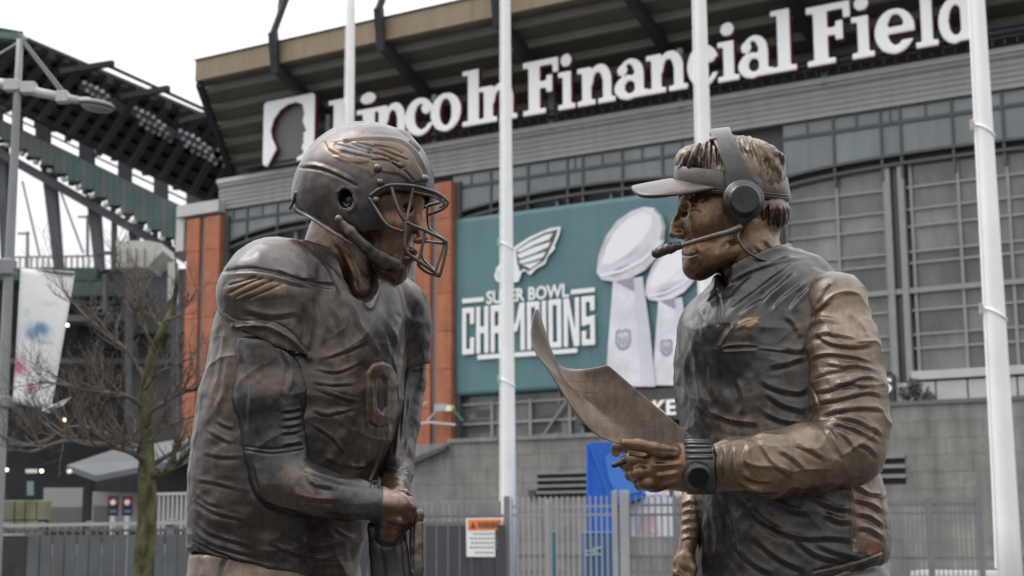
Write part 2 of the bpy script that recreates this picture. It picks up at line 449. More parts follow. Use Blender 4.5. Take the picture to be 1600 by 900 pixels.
class Sculpt:
    """Dense statue surface: carve strokes and patina colour with some painted light on it, then link."""
    def __init__(s, field, sub=1, smooth=1):
        V, Q = field.mesh(); V = smooth_q(V, Q, smooth)
        for _ in range(sub): V, Q = subdivide(V, Q); V = smooth_q(V, Q, 1)
        s.V, s.Q = V, Q; s.col = np.zeros((len(V), 3)); s.refresh()
    def refresh(s):
        s.N = normals(s.V, s.Q)
        s.px, s.py = project(s.V * S + ORG)
        s.front = np.clip(-s.N[:, 1] * 3, 0, 1)
    def paint(s, c, w=1.0):
        w = np.asarray(w)
        w = w[:, None] if w.ndim else w
        s.col = s.col * (1 - w) + np.array(c) * w; return s
    def dist(s, pts, n=6):
        P = spline(pts, n) if len(pts) > 2 else np.array(pts, float)
        m = (s.px > P[:, 0].min() - 40) & (s.px < P[:, 0].max() + 40) & (s.py > P[:, 1].min() - 40) & (s.py < P[:, 1].max() + 40)
        x, y = s.px[m], s.py[m]
        best = np.full(len(x), 1e9); sg = np.zeros(len(x)); tt = np.zeros(len(x))
        for i in range(len(P) - 1):
            a, b = P[i], P[i + 1]; ab = b - a; l2 = ab @ ab + 1e-9
            t = np.clip(((x - a[0]) * ab[0] + (y - a[1]) * ab[1]) / l2, 0, 1)
            dx, dy = x - a[0] - t * ab[0], y - a[1] - t * ab[1]; d = np.hypot(dx, dy)
            c = d < best; best[c] = d[c]; sg[c] = np.sign(ab[0] * dy[c] - ab[1] * dx[c]); tt[c] = (i + t[c]) / (len(P) - 1)
        return m, best, best * sg, tt
    def fold(s, pts, w=5, amp=3, side=.6, taper=True, front=True):
        """A cloth fold: ridge along the stroke, a valley beside it (on the right of travel when side > 0)."""
        m, d, sd, t = s.dist(pts)
        q = np.exp(-(d / w) ** 1.35) - abs(side) * np.exp(-(np.abs(sd * np.sign(side or 1) - 1.5 * w) / (.75 * w)) ** 1.4)
        if taper: q = q * np.clip(np.sin(np.pi * np.clip(t, 0.02, .98)) * 1.6, 0, 1)
        a = np.zeros(len(s.V)); a[m] = q * amp
        if front: a *= s.front
        s.V = s.V + s.N * a[:, None]; return s
    def groove(s, pts, w=2, amp=2, col=None, cw=1.0, taper=False):
        m, d, sd, t = s.dist(pts); q = np.exp(-(d / w) ** 2)
        if taper: q = q * np.clip(np.sin(np.pi * np.clip(t, 0.02, .98)) * 1.6, 0, 1)
        a = np.zeros(len(s.V)); a[m] = q; a *= s.front
        s.V = s.V - s.N * (a * amp)[:, None]
        if col is not None: s.paint(col, np.clip(a * cw, 0, 1))
        return s
    def inside(s, poly, soft=1.5):
        P = np.array(poly, float); x, y = s.px, s.py
        ins = np.zeros(len(x), bool); best = np.full(len(x), 1e9)
        for i in range(len(P)):
            a, b = P[i], P[(i + 1) % len(P)]
            c = ((a[1] > y) != (b[1] > y)) & (x < (b[0] - a[0]) * (y - a[1]) / (b[1] - a[1] + 1e-9) + a[0]); ins ^= c
            ab = b - a; t = np.clip(((x - a[0]) * ab[0] + (y - a[1]) * ab[1]) / (ab @ ab + 1e-9), 0, 1)
            best = np.minimum(best, np.hypot(x - a[0] - t * ab[0], y - a[1] - t * ab[1]))
        d = np.where(ins, -best, best)
        return np.clip(.5 - d / (2 * soft), 0, 1) * (s.front > 0)
    def relief(s, poly, amp=1.5, col=None, soft=1.5, cw=1.0):
        w = s.inside(poly, soft); s.V = s.V + s.N * (w * amp * s.front)[:, None]
        if col is not None: s.paint(col, w * cw)
        return s
    def noise(s, scale, amp, seed=0, st=(1, 1, 1), mask=None):
        a = vnoise(s.V * np.array(st) / scale, seed) * amp
        if mask is not None: a = a * mask
        s.V = s.V + s.N * a[:, None]; return s
    def crease(s, scale, amp, seed=0, st=(1, 1, 1), mask=None, warp=.5):
        """Sharp irregular drapery: warped ridged noise."""
        P = s.V * np.array(st) / scale
        P = P + warp * np.stack([vnoise(P * .7, seed + 1), vnoise(P * .7 + 9, seed + 2), vnoise(P * .7 + 17, seed + 3)], 1)
        r = 1 - np.abs(vnoise(P, seed)); r = r ** 4 - .35
        if mask is not None: r = r * mask
        s.V = s.V + s.N * (r * amp)[:, None]; return s
    def link(s, name, material, parent):
        me = np_mesh(name, s.V * S + ORG, s.Q)
        at = me.color_attributes.new('patina', 'FLOAT_COLOR', 'POINT')
        at.data.foreach_set('color', np.concatenate([np.clip(s.col * PATINA, 0, 1), np.ones((len(s.V), 1))], 1).astype(np.float32).ravel())
        return link(name, me, material, parent, True)
def col_tube(mb_pts, r, n=8):
    return MB().tube(mb_pts, r, n)
def link_cast(name, mb, c, parent, material, smooth=True):
    """Plain mesh cast in bronze with one patina colour."""
    me = mb.mesh(name) if isinstance(mb, MB) else mb
    at = me.color_attributes.new('patina', 'FLOAT_COLOR', 'POINT')
    at.data.foreach_set('color', np.tile(np.array((*(np.array(c) * PATINA), 1), np.float32), len(me.vertices)))
    return link(name, me, material, parent, smooth)
def W3(p):                            # sculpting units -> world
    return np.asarray(p, float) * S + ORG
# ================================================================== the setting
G_ = mat('plaza_paving', (.065, .065, .064), .8, var=.25, scale=.6, bump=.3, bscale=8)
tag(MB().box((0, 60, -.05), (900, 900, .1)).build('ground', G_), kind='structure')

# facade frame: u runs along the front (to the right and nearer), n points out to the plaza
KU = 1.62
FO = np.array((0.0, 60.0, 0.0))
FU = np.array((KU, -1, 0)) / math.hypot(KU, 1)
FN = np.array((FU[1], -FU[0], 0))
UP = np.array((0, 0, 1.0))
FAX = (FU, FN, UP)
def fw_(u, z, off=0.0): return FO + FU * u + FN * off + UP * z
def fu(px, py, off=0.0):
    p = on_plane(px, py, FO + FN * off, FN); return float((p - FO) @ FU), float(p[2])
def U_(px, py=450, off=0.0): return fu(px, py, off)[0]
def Z_(px, py, off=0.0): return fu(px, py, off)[1]
def slab(mb, u0, u1, z0, z1, o0, o1, mi=0):
    mb.box(fw_((u0 + u1) / 2, (z0 + z1) / 2, (o0 + o1) / 2), (abs(u1 - u0), abs(o1 - o0), abs(z1 - z0)), FAX, mi); return mb
def part(name, m, par, *a, **k): return slab(MB(), *a).build(name, m, par, **k)

M_SIDING = mat('grey_siding', (.285, .287, .282), .6, var=.08, scale=.7, stretch=(1, 1, 14), bump=.15, bscale=3, rnd=.05, streak=.12)
M_PANEL = mat('grey_green_panel', (.162, .186, .188), .45, var=.1, scale=.5, rnd=.1, streak=.15)
M_DARKM = mat('dark_steel', (.045, .048, .055), .5, var=.2, scale=1.2, spec=.12)
M_MULL = mat('dark_mullion', (.06, .066, .07), .5, var=.1)
M_FRAME = mat('window_frame_grey', (.24, .24, .235), .5, var=.08)
M_GLASS = mat('window_glass', (.12, .123, .121), .08, var=.6, scale=.7, spec=.8, rnd=.45, stretch=(1, 1, .35))  # vertical noise in the colour imitates streaked reflections
M_TAN = mat('tan_fascia', (.235, .178, .108), .6, var=.1, scale=.4, rnd=.05, streak=.15)
M_UNDER = mat('roof_underside', (.17, .16, .135), .8, var=.2, scale=.6, spec=.15)
M_PURL = mat('roof_purlin', (.22, .205, .17), .7, var=.15, scale=.8)
M_TERRA = mat('terracotta_cladding', (.36, .125, .062), .75, var=.22, scale=1.6, bump=.25, bscale=12, rnd=.08, streak=.22)
M_LIGHTG = mat('pale_grey_cladding', (.45, .45, .435), .6, var=.08)
M_BACK = mat('dark_backing', (.06, .062, .064), .7, var=.2)
def stone_mat(name, c):
    m = mat(name, c, .85, var=.22, scale=1.3, bump=.35, bscale=9, rnd=.05, streak=.3)
    return m
M_STONE = stone_mat('grey_stone_wall', (.205, .198, .186))
M_WHITE = mat('white_sign_paint', (.9, .9, .9), .5, var=.02)
M_RED = mat('maroon_return', (.16, .02, .035), .5, var=.1)

stad = empty('stadium_building', fw_(0, 0, 0), 'grey stadium front with tan roof edge, orange pilasters and arched windows', 'building')
UL, UR = U_(343, 300), 24.0
Z_PT, Z_PB, Z_L2 = 17.75, 16.3, 15.72
slab(MB(), UL + .02, UR, 0, Z_PB, -1.2, -.35).build('wall', M_BACK, stad)
# parapet: corrugated siding boards with a cap rail
nb = 12
for i in range(nb):
    z0 = Z_PB + (Z_PT - .22 - Z_PB) * i / nb; z1 = Z_PB + (Z_PT - .22 - Z_PB) * (i + 1) / nb
    part('siding_board', M_SIDING, stad, UL, UR, z0 + .008, z1 - .008, -.3, .02 if i % 2 else .05)
part('siding_backing', M_MULL, stad, UL + .03, UR, Z_PB + .02, Z_PT - .24, -.34, -.01)
part('parapet_cap', M_LIGHTG, stad, UL - .06, UR, Z_PT - .2, Z_PT, -.5, .16)
part('parapet_cap', M_SIDING, stad, UL - .02, UR, Z_PT - .36, Z_PT - .215, -.45, .1)

# spandrel panels between mullions
def arch_z(u, uc, hw, zs, zt): return zs + (zt - zs) * math.sqrt(max(0, 1 - ((u - uc) / hw) ** 2 * .93))
bays = []
uA0, uA1 = UL, U_(648, 420)              # bay one
uB0, uB1 = U_(705, 420), U_(1140, 420)
uC0, uC1 = U_(1228, 420), UR
BAYS = [(uA0, uA1, (uA0 + uA1) / 2, (uA1 - uA0) / 2 + .3, Z_(343, 415), Z_(520, 348)), (uB0, uB1, (uB0 + uB1) / 2, (uB1 - uB0) / 2 + .4, Z_(705, 362), Z_(900, 304)),
        (uC0, uC1, U_(1478, 250), U_(1478, 250) - uC0 + .3, Z_(1232, 300), Z_(1478, 245))]
MULS = [[343, 386, 433, 480, 527, 574, 621, 648], [705, 766, 824, 886, 910, 972, 1035, 1098, 1140], [1228, 1305, 1380, 1411, 1493, 1573, 1655]]
for (u0, u1, uc, hw, zs, zt), mus in zip(BAYS, MULS):
    us = [U_(p, 300) for p in mus]; us[0], us[-1] = u0, min(u1, max(us[-1], u1 if mus[-1] > 1600 else us[-1]))
    for a, b in zip(us[:-1], us[1:]):
        g = .05
        part('panel', M_PANEL, stad, a + g, b - g, Z_L2 + .08, Z_PB - .07, -.35, -.08)
        n = 6; top = [fw_(a + g + (b - a - 2 * g) * i / n, Z_L2 - .07, -.08) for i in range(n + 1)]
        bot = [fw_(a + g + (b - a - 2 * g) * i / n, arch_z(a + g + (b - a - 2 * g) * i / n, uc, hw, zs, zt) + .38, -.08) for i in range(n + 1)]
        MB().prism(top + bot[::-1], -FN * .25).build('panel', M_PANEL, stad)
        part('mullion', M_MULL, stad, b - .045, b + .045, zs, Z_PB, -.34, -.02)
        part('tick', M_MULL, stad, (a + b) / 2 - .04, (a + b) / 2 + .04, Z_L2 + .09, Z_PB - .03, -.2, -.05)
    for z in (Z_PB, Z_L2): part('transom', M_MULL, stad, u0, u1, z - .06, z + .06, -.3, -.03)
    # arch ribs
    for dz, m in ((.0, M_MULL), (.34, M_MULL)):
        n = 36; mb = MB()
        for i in range(n):
            q0, q1 = u0 + (u1 - u0) * i / n, u0 + (u1 - u0) * (i + 1) / n
            a_, b_ = fw_(q0, arch_z(q0, uc, hw, zs, zt) + dz, -.12), fw_(q1, arch_z(q1, uc, hw, zs, zt) + dz, -.12)
            mb.box8([a_ - UP * .05, b_ - UP * .05, b_ - UP * .05 + FN * .14, a_ - UP * .05 + FN * .14, a_ + UP * .05, b_ + UP * .05, b_ + UP * .05 + FN * .14, a_ + UP * .05 + FN * .14])
        mb.build('arch_rib', m, stad)

# glazing under the arches
def glazing(u0, u1, cols, rows, arch, zb_):
    uc, hw, zs, zt = arch
    for a, b in zip(cols[:-1], cols[1:]):
        for lo, hi in zip(rows[:-1], rows[1:]):
            t0, t1 = arch_z(a, uc, hw, zs, zt), arch_z(b, uc, hw, zs, zt)
            if lo >= min(t0, t1) - .1: continue
            P = [fw_(a + .04, lo + .03, -.3), fw_(b - .04, lo + .03, -.3), fw_(b - .04, min(hi - .03, t1 - .04), -.3), fw_(a + .04, min(hi - .03, t0 - .04), -.3)]
            MB().prism(P, FN * .03).build('pane', M_GLASS, stad)
    for a in cols:
        part('window_bar', M_FRAME, stad, a - .05, a + .05, zb_, arch_z(a, uc, hw, zs, zt), -.31, -.16)
    for z in rows[1:-1]:
        us = [u for u in np.linspace(u0, u1, 80) if arch_z(u, uc, hw, zs, zt) > z]
        if us: part('window_bar', M_FRAME, stad, us[0], us[-1], z - .04, z + .04, -.3, -.18)
rowz = [Z_(1450, p) for p in (578, 542, 520, 482, 451, 407, 389, 349, 322, 287)] + [14.6]
B3 = BAYS[2]
glazing(B3[0], U_(1389, 400), [U_(p, 400) for p in (1228, 1309, 1384)], rowz, B3[2:], rowz[0])
glazing(U_(1418, 400), UR, [U_(p, 400) for p in (1426, 1501, 1580, 1660, 1740)], rowz, B3[2:], rowz[0])
for p0, p1 in ((1388, 1397), (1400, 1406), (1409, 1419)):
    part('pier', M_FRAME if p0 != 1400 else M_MULL, stad, U_(p0, 450), U_(p1, 450), 0, arch_z(U_(1400, 400), *B3[2:]) - .06, -.33, -.05 if p0 != 1400 else -.2)
for i in (4,): part('window_rail', M_FRAME, stad, B3[0], UR, rowz[i] - .09, rowz[i] + .09, -.32, -.1)
part('window_sill', M_LIGHTG, stad, U_(1424, 575), UR, rowz[0] - .32, rowz[0] - .02, -.34, .06)
B1, B2 = BAYS[0], BAYS[1]
r1 = list(np.linspace(5.8, 14.2, 9))
glazing(B1[0], B1[1], list(np.linspace(B1[0] + .1, B1[1] - .1, 6)), r1, B1[2:], 5.6)
glazing(B2[0], B2[1], list(np.linspace(B2[0] + .1, B2[1] - .1, 6)), [6.6, 8, 9.5, 11, 12.5, 14.2], B2[2:], 6.4)
# pale panel wall below the right window
for a, b in zip((1400, 1462, 1512, 1590), (1462, 1512, 1590, 1690)):
    part('panel', M_LIGHTG, stad, U_(a, 610) + .03, U_(b, 610) - .03, 5.2, rowz[0] - .4, -.3, -.02)

# terracotta pilasters
for (pl, pr, top, bot, gap) in ((288, 340, 336, 690, (308, 316)), (648, 705, 282, 698, (672, 682)), (1152, 1214, 236, 698, (1178, 1189))):
    zt_, zb2 = Z_(pr, top, .4), 4.9
    ul, ur = U_(pl, 500, .4), U_(pr, 500, .4); g0, g1 = U_(gap[0], 500, .4), U_(gap[1], 500, .4)
    for a, b in ((ul, g0), (g1, ur)):
        n = 7
        for i in range(n):
            z0 = zb2 + (zt_ - zb2) * i / n; z1 = zb2 + (zt_ - zb2) * (i + 1) / n
            part('terracotta_panel', M_TERRA, stad, a + .01, b - .01, z0 + .012, z1 - .012, -.2, .4)
    part('pilaster_groove', M_FRAME, stad, g0, g1, zb2, zt_, -.2, .2)
    part('pilaster_backing', M_BACK, stad, ul + .03, ur - .03, zb2, zt_ - .02, -.25, .12)
    part('pilaster_side', M_MULL, stad, ur, ur + .22, zb2, zt_, -.25, .1)
part('corner_cap', M_LIGHTG, stad, U_(276, 330, .45), U_(341, 330, .45), Z_(300, 336, .45), Z_(300, 318, .45), -.6, .46)
part('corner_column', M_LIGHTG, stad, U_(276, 330, .3), U_(288, 330, .3) - .01, Z_(280, 395), Z_(300, 337, .45), -.8, .3)

# roof: tan fascia well out from the wall, ribbed underside sloping back to it
OF = 2.4
zf1, zf0 = Z_(400, 74, OF), Z_(400, 106, OF)
ufl = U_(305, 110, OF)
nseg = 9; ul_ = np.linspace(ufl, UR + 6, nseg + 1)
for a, b in zip(ul_[:-1], ul_[1:]): part('fascia_panel', M_TAN, stad, a + .006, b - .006, zf0, zf1, OF - .25, OF)
part('roof_edge_trim', M_DARKM, stad, ufl - .03, UR + 6, zf1 + .003, zf1 + .07, OF - .4, OF + .05)
ci = np.array(fw_(U_(412, 262, 0), 17.0, -.9)); ci_u = U_(408, 262, -11)
def under(t, u): # t 0 at fascia, 1 at the wall
    return (zf0 + .28) * (1 - t) + 16.9 * t, (OF - .3) * (1 - t) - 11 * t
NP = 11
def left_u(t): return ufl * (1 - t) + ci_u * t
for i in range(NP):
    t0, t1 = i / NP, (i + 1) / NP
    P = []
    for t, u in ((t0, left_u(t0)), (t0, UR + 6), (t1, UR + 6), (t1, left_u(t1))):
        z, o = under(t, u); P.append(fw_(u, z + .0, o))
    MB().prism(P, UP * .15).build('roof_deck', M_UNDER, stad)
    z, o = under(t0 + .05, 0); tl = left_u(t0 + .05)
    slab(MB(), tl, UR + 6, z - .34, z - .02, o - .12, o + .10).build('purlin', M_PURL, stad)
MB().prism([fw_(ufl, zf1 - .05, OF - .3), fw_(UR + 6, zf1 - .05, OF - .3), fw_(UR + 6, 20.5, -13), fw_(ufl + 10, 20.5, -13)], UP * .1).build('roof_top', M_DARKM, stad)
part('upper_back_wall', M_BACK, stad, ci_u + .5, UR + 6, Z_PT - 1.6, 18.3, -13, -11.2)
# raking steel ribs that bend over the fascia
us_r = [U_(432, 85, OF), U_(602, 60, OF), U_(778, 30, OF)]
sp = (us_r[2] - us_r[0]) / 2
ribs = [us_r[0], us_r[0] + sp, us_r[0] + 2 * sp] + [us_r[0] + sp * k for k in (3, 4, 5)]
for u in ribs:
    z1, o1 = under(.95, u); z0, o0 = under(0, u)
    mb = MB(); mb.beam(fw_(u, z1 - .5, o1), fw_(u, z0 - .5, o0 + .12), .34, .45)
    mb.build('raker', M_DARKM, stad)
    MB().beam(fw_(u, z0 - .75, o0 + .3), fw_(u + .08, zf1 + .35, OF + .35), .34, .34).build('rib_knee', M_DARKM, stad)
    MB().beam(fw_(u + .08, zf1 + .3, OF + .35), fw_(u + .55, zf1 + 3.2, OF - .5), .26, .26).build('rib_mast', M_DARKM, stad)
    MB().beam(fw_(u + .02, zf1 + .2, OF + .1), fw_(u + .02, zf1 + 3.2, OF - .3), .1, .1).build('rib_stay', M_DARKM, stad)
    part('sign_post', M_FRAME, stad, u + .95, u + 1.18, Z_PT - .3, 19.9, -.1, .1)
mb = MB().beam(fw_(ufl + .12, zf0 - .1, OF - .15), fw_(ci_u + .1, 16.8, -10.9), .28, .34); mb.build('end_raker', M_DARKM, stad)
for u in np.arange(U_(640, 200), UR, .42):
    part('sign_bracket', M_DARKM, stad, u, u + .06, Z_PT, Z_PT + .5, .42, .5)
for z in (.18, .4): part('sign_rail', M_DARKM, stad, U_(500, 200), UR, Z_PT + z, Z_PT + z + .05, .3, .36)
part('sign_catwalk', M_DARKM, stad, UL + 1.5, UR, Z_PT + .2, Z_PT + .26, -.4, .55)

# ---- lettering: slab serif capitals and lower case, one raised letter each ------------------
class Glyph:
    """2-D signed distance drawing on a unit-height grid (1.0 = cap height)."""
    def __init__(s, w, lo=-.04, hi=1.12, h=.022):
        s.h = h; s.x = np.arange(-.06, w + .08, h); s.z = np.arange(lo, hi, h); s.X, s.Z = np.meshgrid(s.x, s.z, indexing='ij'); s.d = np.full(s.X.shape, 9.0); s.w = w
    def box(s, x0, x1, z0, z1, cut=False, sk=0):
        X = s.X - sk * (s.Z - (z0 + z1) / 2)
        q = np.maximum(np.abs(X - (x0 + x1) / 2) - (x1 - x0) / 2, np.abs(s.Z - (z0 + z1) / 2) - (z1 - z0) / 2); s.d = np.maximum(s.d, -q) if cut else np.minimum(s.d, q); return s
    def ell(s, cx, cz, rx, rz, cut=False):
        q = (np.sqrt(((s.X - cx) / rx) ** 2 + ((s.Z - cz) / rz) ** 2) - 1) * min(rx, rz); s.d = np.maximum(s.d, -q) if cut else np.minimum(s.d, q); return s
    def field(s, depth):
        n = max(4, int(round(depth / s.h)) + 4); f = Field((s.x[0], -2 * s.h, s.z[0]), (s.x[-1], (n - 3) * s.h, s.z[-1]), s.h)
        y = f.ax[1][None, :, None]; b = np.maximum(-y, y - depth)
        k = (min(f.n[0], len(s.x)), min(f.n[2], len(s.z)))
        D = np.full((f.n[0], f.n[2]), 1.0); D[:k[0], :k[1]] = s.d[:k[0], :k[1]]
        f.d = np.maximum(D[:, None, :], b).astype(np.float32); return f
XH = .70; ST = .2; SF = .1
def g_L(): return Glyph(.66).box(.1, .32, 0, 1).box(0, .44, 0, SF).box(0, .44, 1 - SF, 1).box(.1, .66, 0, SF + .02).box(.55, .66, 0, .3)
def g_F(): return Glyph(.68).box(.1, .33, 0, 1).box(0, .44, 0, SF).box(0, .66, 1 - SF - .02, 1).box(.56, .68, .72, 1).box(.3, .5, .47, .6).box(.45, .56, .38, .7)
def g_i(): return Glyph(.42).box(.11, .32, 0, XH).box(0, .42, 0, SF).box(0, .3, XH - SF, XH).ell(.2, .9, .135, .12)
def g_l(): return Glyph(.42, hi=1.14).box(.1, .32, 0, 1.06).box(0, .42, 0, SF).box(0, .3, 1.06 - SF, 1.06)
def g_n():
    g = Glyph(.82).ell(.5, XH - .3, .26, .32).ell(.46, XH - .36, .11, .24, True); g.box(.1, .8, -.1, XH - .34, True)
    g.box(.1, .31, 0, XH).box(0, .4, 0, SF).box(0, .3, XH - SF, XH).box(.56, .76, 0, XH - .28).box(.46, .84, 0, SF); return g
def g_o(): return Glyph(.68).ell(.34, XH / 2, .34, XH / 2 + .02).ell(.34, XH / 2, .13, XH / 2 - .09, True)
def g_c():
    g = Glyph(.62).ell(.34, XH / 2, .34, XH / 2 + .02).ell(.4, XH / 2, .17, XH / 2 - .1, True).box(.42, .8, .2, .47, True); g.ell(.5, .5, .12, .12); return g
def g_e():
    g = Glyph(.68).ell(.34, XH / 2, .34, XH / 2 + .02).ell(.36, XH / 2 + .02, .14, XH / 2 - .1, True).box(.2, .66, .3, .42).box(.42, .8, .19, .3, True); return g
def g_a():
    g = Glyph(.72).ell(.36, XH - .26, .28, .27).ell(.32, XH - .28, .12, .19, True).box(-.1, .4, .1, XH - .27, True).box(.42, .64, .08, XH - .26)
    g.ell(.3, .2, .3, .22).ell(.34, .2, .11, .11, True).box(.43, .74, 0, SF + .02).ell(.18, .52, .11, .1); return g
def g_d():
    g = Glyph(.8, hi=1.14).ell(.33, XH / 2, .33, XH / 2 + .02).ell(.36, XH / 2, .14, XH / 2 - .11, True); g.box(.45, .66, 0, 1.06).box(.3, .6, 1.06 - SF, 1.06).box(.5, .8, 0, SF); return g
GL = dict(L=g_L, F=g_F, i=g_i, l=g_l, n=g_n, o=g_o, c=g_c, e=g_e, a=g_a, d=g_d)
LM = {}
def glyph_mesh(g, h_, depth, front=0):
    g.d = g.d - .004; f = g.field(depth / h_); V, Q = f.mesh()
    V = V * h_
    n = normals(V, Q); fcn = np.cross(V[Q[:, 2]] - V[Q[:, 0]], V[Q[:, 3]] - V[Q[:, 1]]); fcn /= np.linalg.norm(fcn, axis=1)[:, None] + 1e-9
    me = np_mesh('letter', V, Q); me.materials.append(M_WHITE); me.materials.append(M_RED)
    me.polygons.foreach_set('material_index', (fcn[:, 1] > -.55).astype(np.int32)); return me
OS = .8
name_sign = slab(MB(), U_(500, 200), UR, Z_PT + .36, Z_PT + .43, OS - .22, OS - .12).build('name_sign', M_DARKM, stad)
# letters: (glyph, px of left edge, px of right edge) measured on the photograph
TXT = [('L', 512, 562), ('i', 556, 594), ('n', 584, 636), ('c', 632, 674), ('o', 672, 720), ('l', 722, 756), ('n', 748, 806),
       ('F', 817, 873), ('i', 872, 899), ('n', 902, 960), ('a', 960, 1012), ('n', 1010, 1073), ('c', 1074, 1120), ('i', 1122, 1156), ('a', 1154, 1207), ('l', 1206, 1246),
       ('F', 1262, 1332), ('i', 1332, 1368), ('e', 1368, 1432), ('l', 1432, 1468), ('d', 1468, 1530)]
zl0 = Z_(820, 182, OS); capz = Z_(820, 98, OS) - zl0
rot = Matrix(((FU[0], -FN[0], 0), (FU[1], -FN[1], 0), (0, 0, 1))).to_4x4()
for ch, p0, p1 in TXT:
    g = GL[ch]()
    if ch not in LM: LM[ch] = glyph_mesh(g, capz, .30)
    yb = 182 - .158 * (p0 - 820)
    u0, u1 = U_(p0, yb, OS), U_(p1, yb, OS)
    o = bpy.data.objects.new('letter', LM[ch]); COL.objects.link(o); o.parent = name_sign; o.matrix_parent_inverse = parent_world(name_sign).inverted()
    sx = (u1 - u0) / (g.w * capz)
    o.matrix_basis = Matrix.Translation(Vector(fw_(u0, zl0, OS))) @ rot @ Matrix.Diagonal((sx, 1, 1, 1))
    o['label'] = 'raised white slab serif letter ' + ch + ' with maroon edges'
# square portrait plate
h_ = Z_(450, 152, OS) - Z_(450, 252, OS)
pu0, pu1 = U_(411, 200, OS), U_(491, 200, OS); pz0 = Z_(450, 254, OS); pz1 = Z_(450, 152, OS)
W_ = (pu1 - pu0) / (pz1 - pz0)
g = Glyph(W_, -.05, 1.08, .016)
q = np.hypot(np.maximum(np.abs(g.X - W_ / 2) - W_ / 2 + .07, 0), np.maximum(np.abs(g.Z - .5) - .5 + .07, 0)) - .07
g.d = q
head = [(.03, -.2), (.07, -.02), (.215, .24), (.19, .31), (.14, .42), (.12, .54), (.164, .70), (.265, .83), (.39, .895), (.517, .90), (.606, .85), (.638, .71), (.613, .59), (.674, .437), (.625, .41), (.645, .36), (.618, .33), (.643, .285), (.606, .2), (.643, .1), (.53, .05), (.57, -.2)]
def poly_sd(X, Z, P):
    P = np.array(P); ins = np.zeros(X.shape, bool); best = np.full(X.shape, 9.)
    for i in range(len(P)):
        a, b = P[i], P[(i + 1) % len(P)]
        c = ((a[1] > Z) != (b[1] > Z)) & (X < (b[0] - a[0]) * (Z - a[1]) / (b[1] - a[1] + 1e-9) + a[0]); ins ^= c
        ab = b - a; t = np.clip(((X - a[0]) * ab[0] + (Z - a[1]) * ab[1]) / (ab @ ab + 1e-9), 0, 1); best = np.minimum(best, np.hypot(X - a[0] - t * ab[0], Z - a[1] - t * ab[1]))
    return np.where(ins, -best, best)
g.d = np.maximum(g.d, -poly_sd(g.X, g.Z, [(x * W_ / .8, z) for x, z in head]))
o = link('portrait_plate', glyph_mesh(g, pz1 - pz0, .30), None, name_sign)
o.matrix_basis = Matrix.Translation(Vector(fw_(pu0, pz0, OS))) @ rot
o['label'] = 'white square plate with a bearded head cut out of it'
part('plate_backing', mat('plate_grey', (.13, .135, .14), .6), name_sign, pu0 + .2, pu1 - .15, pz0 + .05, pz1 - .12, OS - .45, OS - .33)

# ---- sign band with white capitals ---------------------------------------------------------
band = part('sign_band', M_BACK, stad, U_(900, 630, .2), U_(1396, 600, .2), 5.55, 6.75, -.3, .2)
for t_, p0, p1, y0, y1 in (('KE', 1020, 1057, 648, 624), ('S', 1379, 1394, 613, 590)):
    p00 = on_plane(p0, y0 + 2, fw_(0, 0, .22), FN); p10 = on_plane(p1, y0, fw_(0, 0, .22), FN); p01 = on_plane(p0, y1 + 2, fw_(0, 0, .22), FN)
    text_quad('band_letter', t_, p00, p10, p01, M_WHITE, band, FN, .03, .05)
# strip of windows under the banner
WB0, WB1 = Z_(800, 690), Z_(800, 628)
for k, (p0, p1) in enumerate(((716, 764), (768, 824), (828, 886), (890, 906))):
    for z0, z1 in ((WB0, (WB0 + WB1) / 2), ((WB0 + WB1) / 2, WB1)):
        part('pane', M_GLASS, stad, U_(p0, 650), U_(p1, 650), z0 + .05, z1 - .05, -.36, -.24)
    part('window_bar', M_FRAME, stad, U_(p1, 650), U_(p1 + 4, 650), WB0 - .1, WB1 + .1, -.36, -.1)
for z in (WB0, (WB0 + WB1) / 2, WB1): part('window_bar', M_FRAME, stad, U_(712, 650), U_(906, 650), z - .05, z + .05, -.35, -.12)
MB().beam(fw_(U_(842, 650), WB0, -.05), fw_(U_(884, 650), WB1 - .1, -.05), .07, .07).build('brace', M_FRAME, stad)
for p0, p1, y0, y1 in ((728, 762, 676, 656), (740, 764, 652, 640), (830, 872, 676, 648)):
    part('dark_opening', M_MULL, stad, U_(p0, 660), U_(p1, 660), Z_(p0, y0), Z_(p0, y1), -.3, -.22)
# pipe rails and a lamp on the pilaster
mbp = MB(); a = lambda x, y: on_plane(x, y, fw_(0, 0, .8), FN)
mbp.tube([a(645, 664), a(672, 660), a(712, 664)], .05); mbp.build('pipe_rail', M_LIGHTG, stad)
MB().tube([a(650, 640), a(668, 628)], .04).build('pipe_rail', M_LIGHTG, stad); MB().tube([a(668, 658), a(682, 642), a(692, 637)], .04).build('pipe_rail', M_LIGHTG, stad)
MB().box(a(690, 637), (.5, .3, .28), FAX).build('wall_lamp', mat('lamp_grey', (.35, .37, .42), .4), stad)
MB().box(a(703, 638), (.28, .25, .22), FAX).build('wall_lamp_lens', mat('lamp_lens', (.8, .7, .5), .3), stad)
MB().beam(a(708, 640), a(724, 658), .08).build('lamp_bracket', mat('green_paint', (.05, .14, .08), .6), stad)

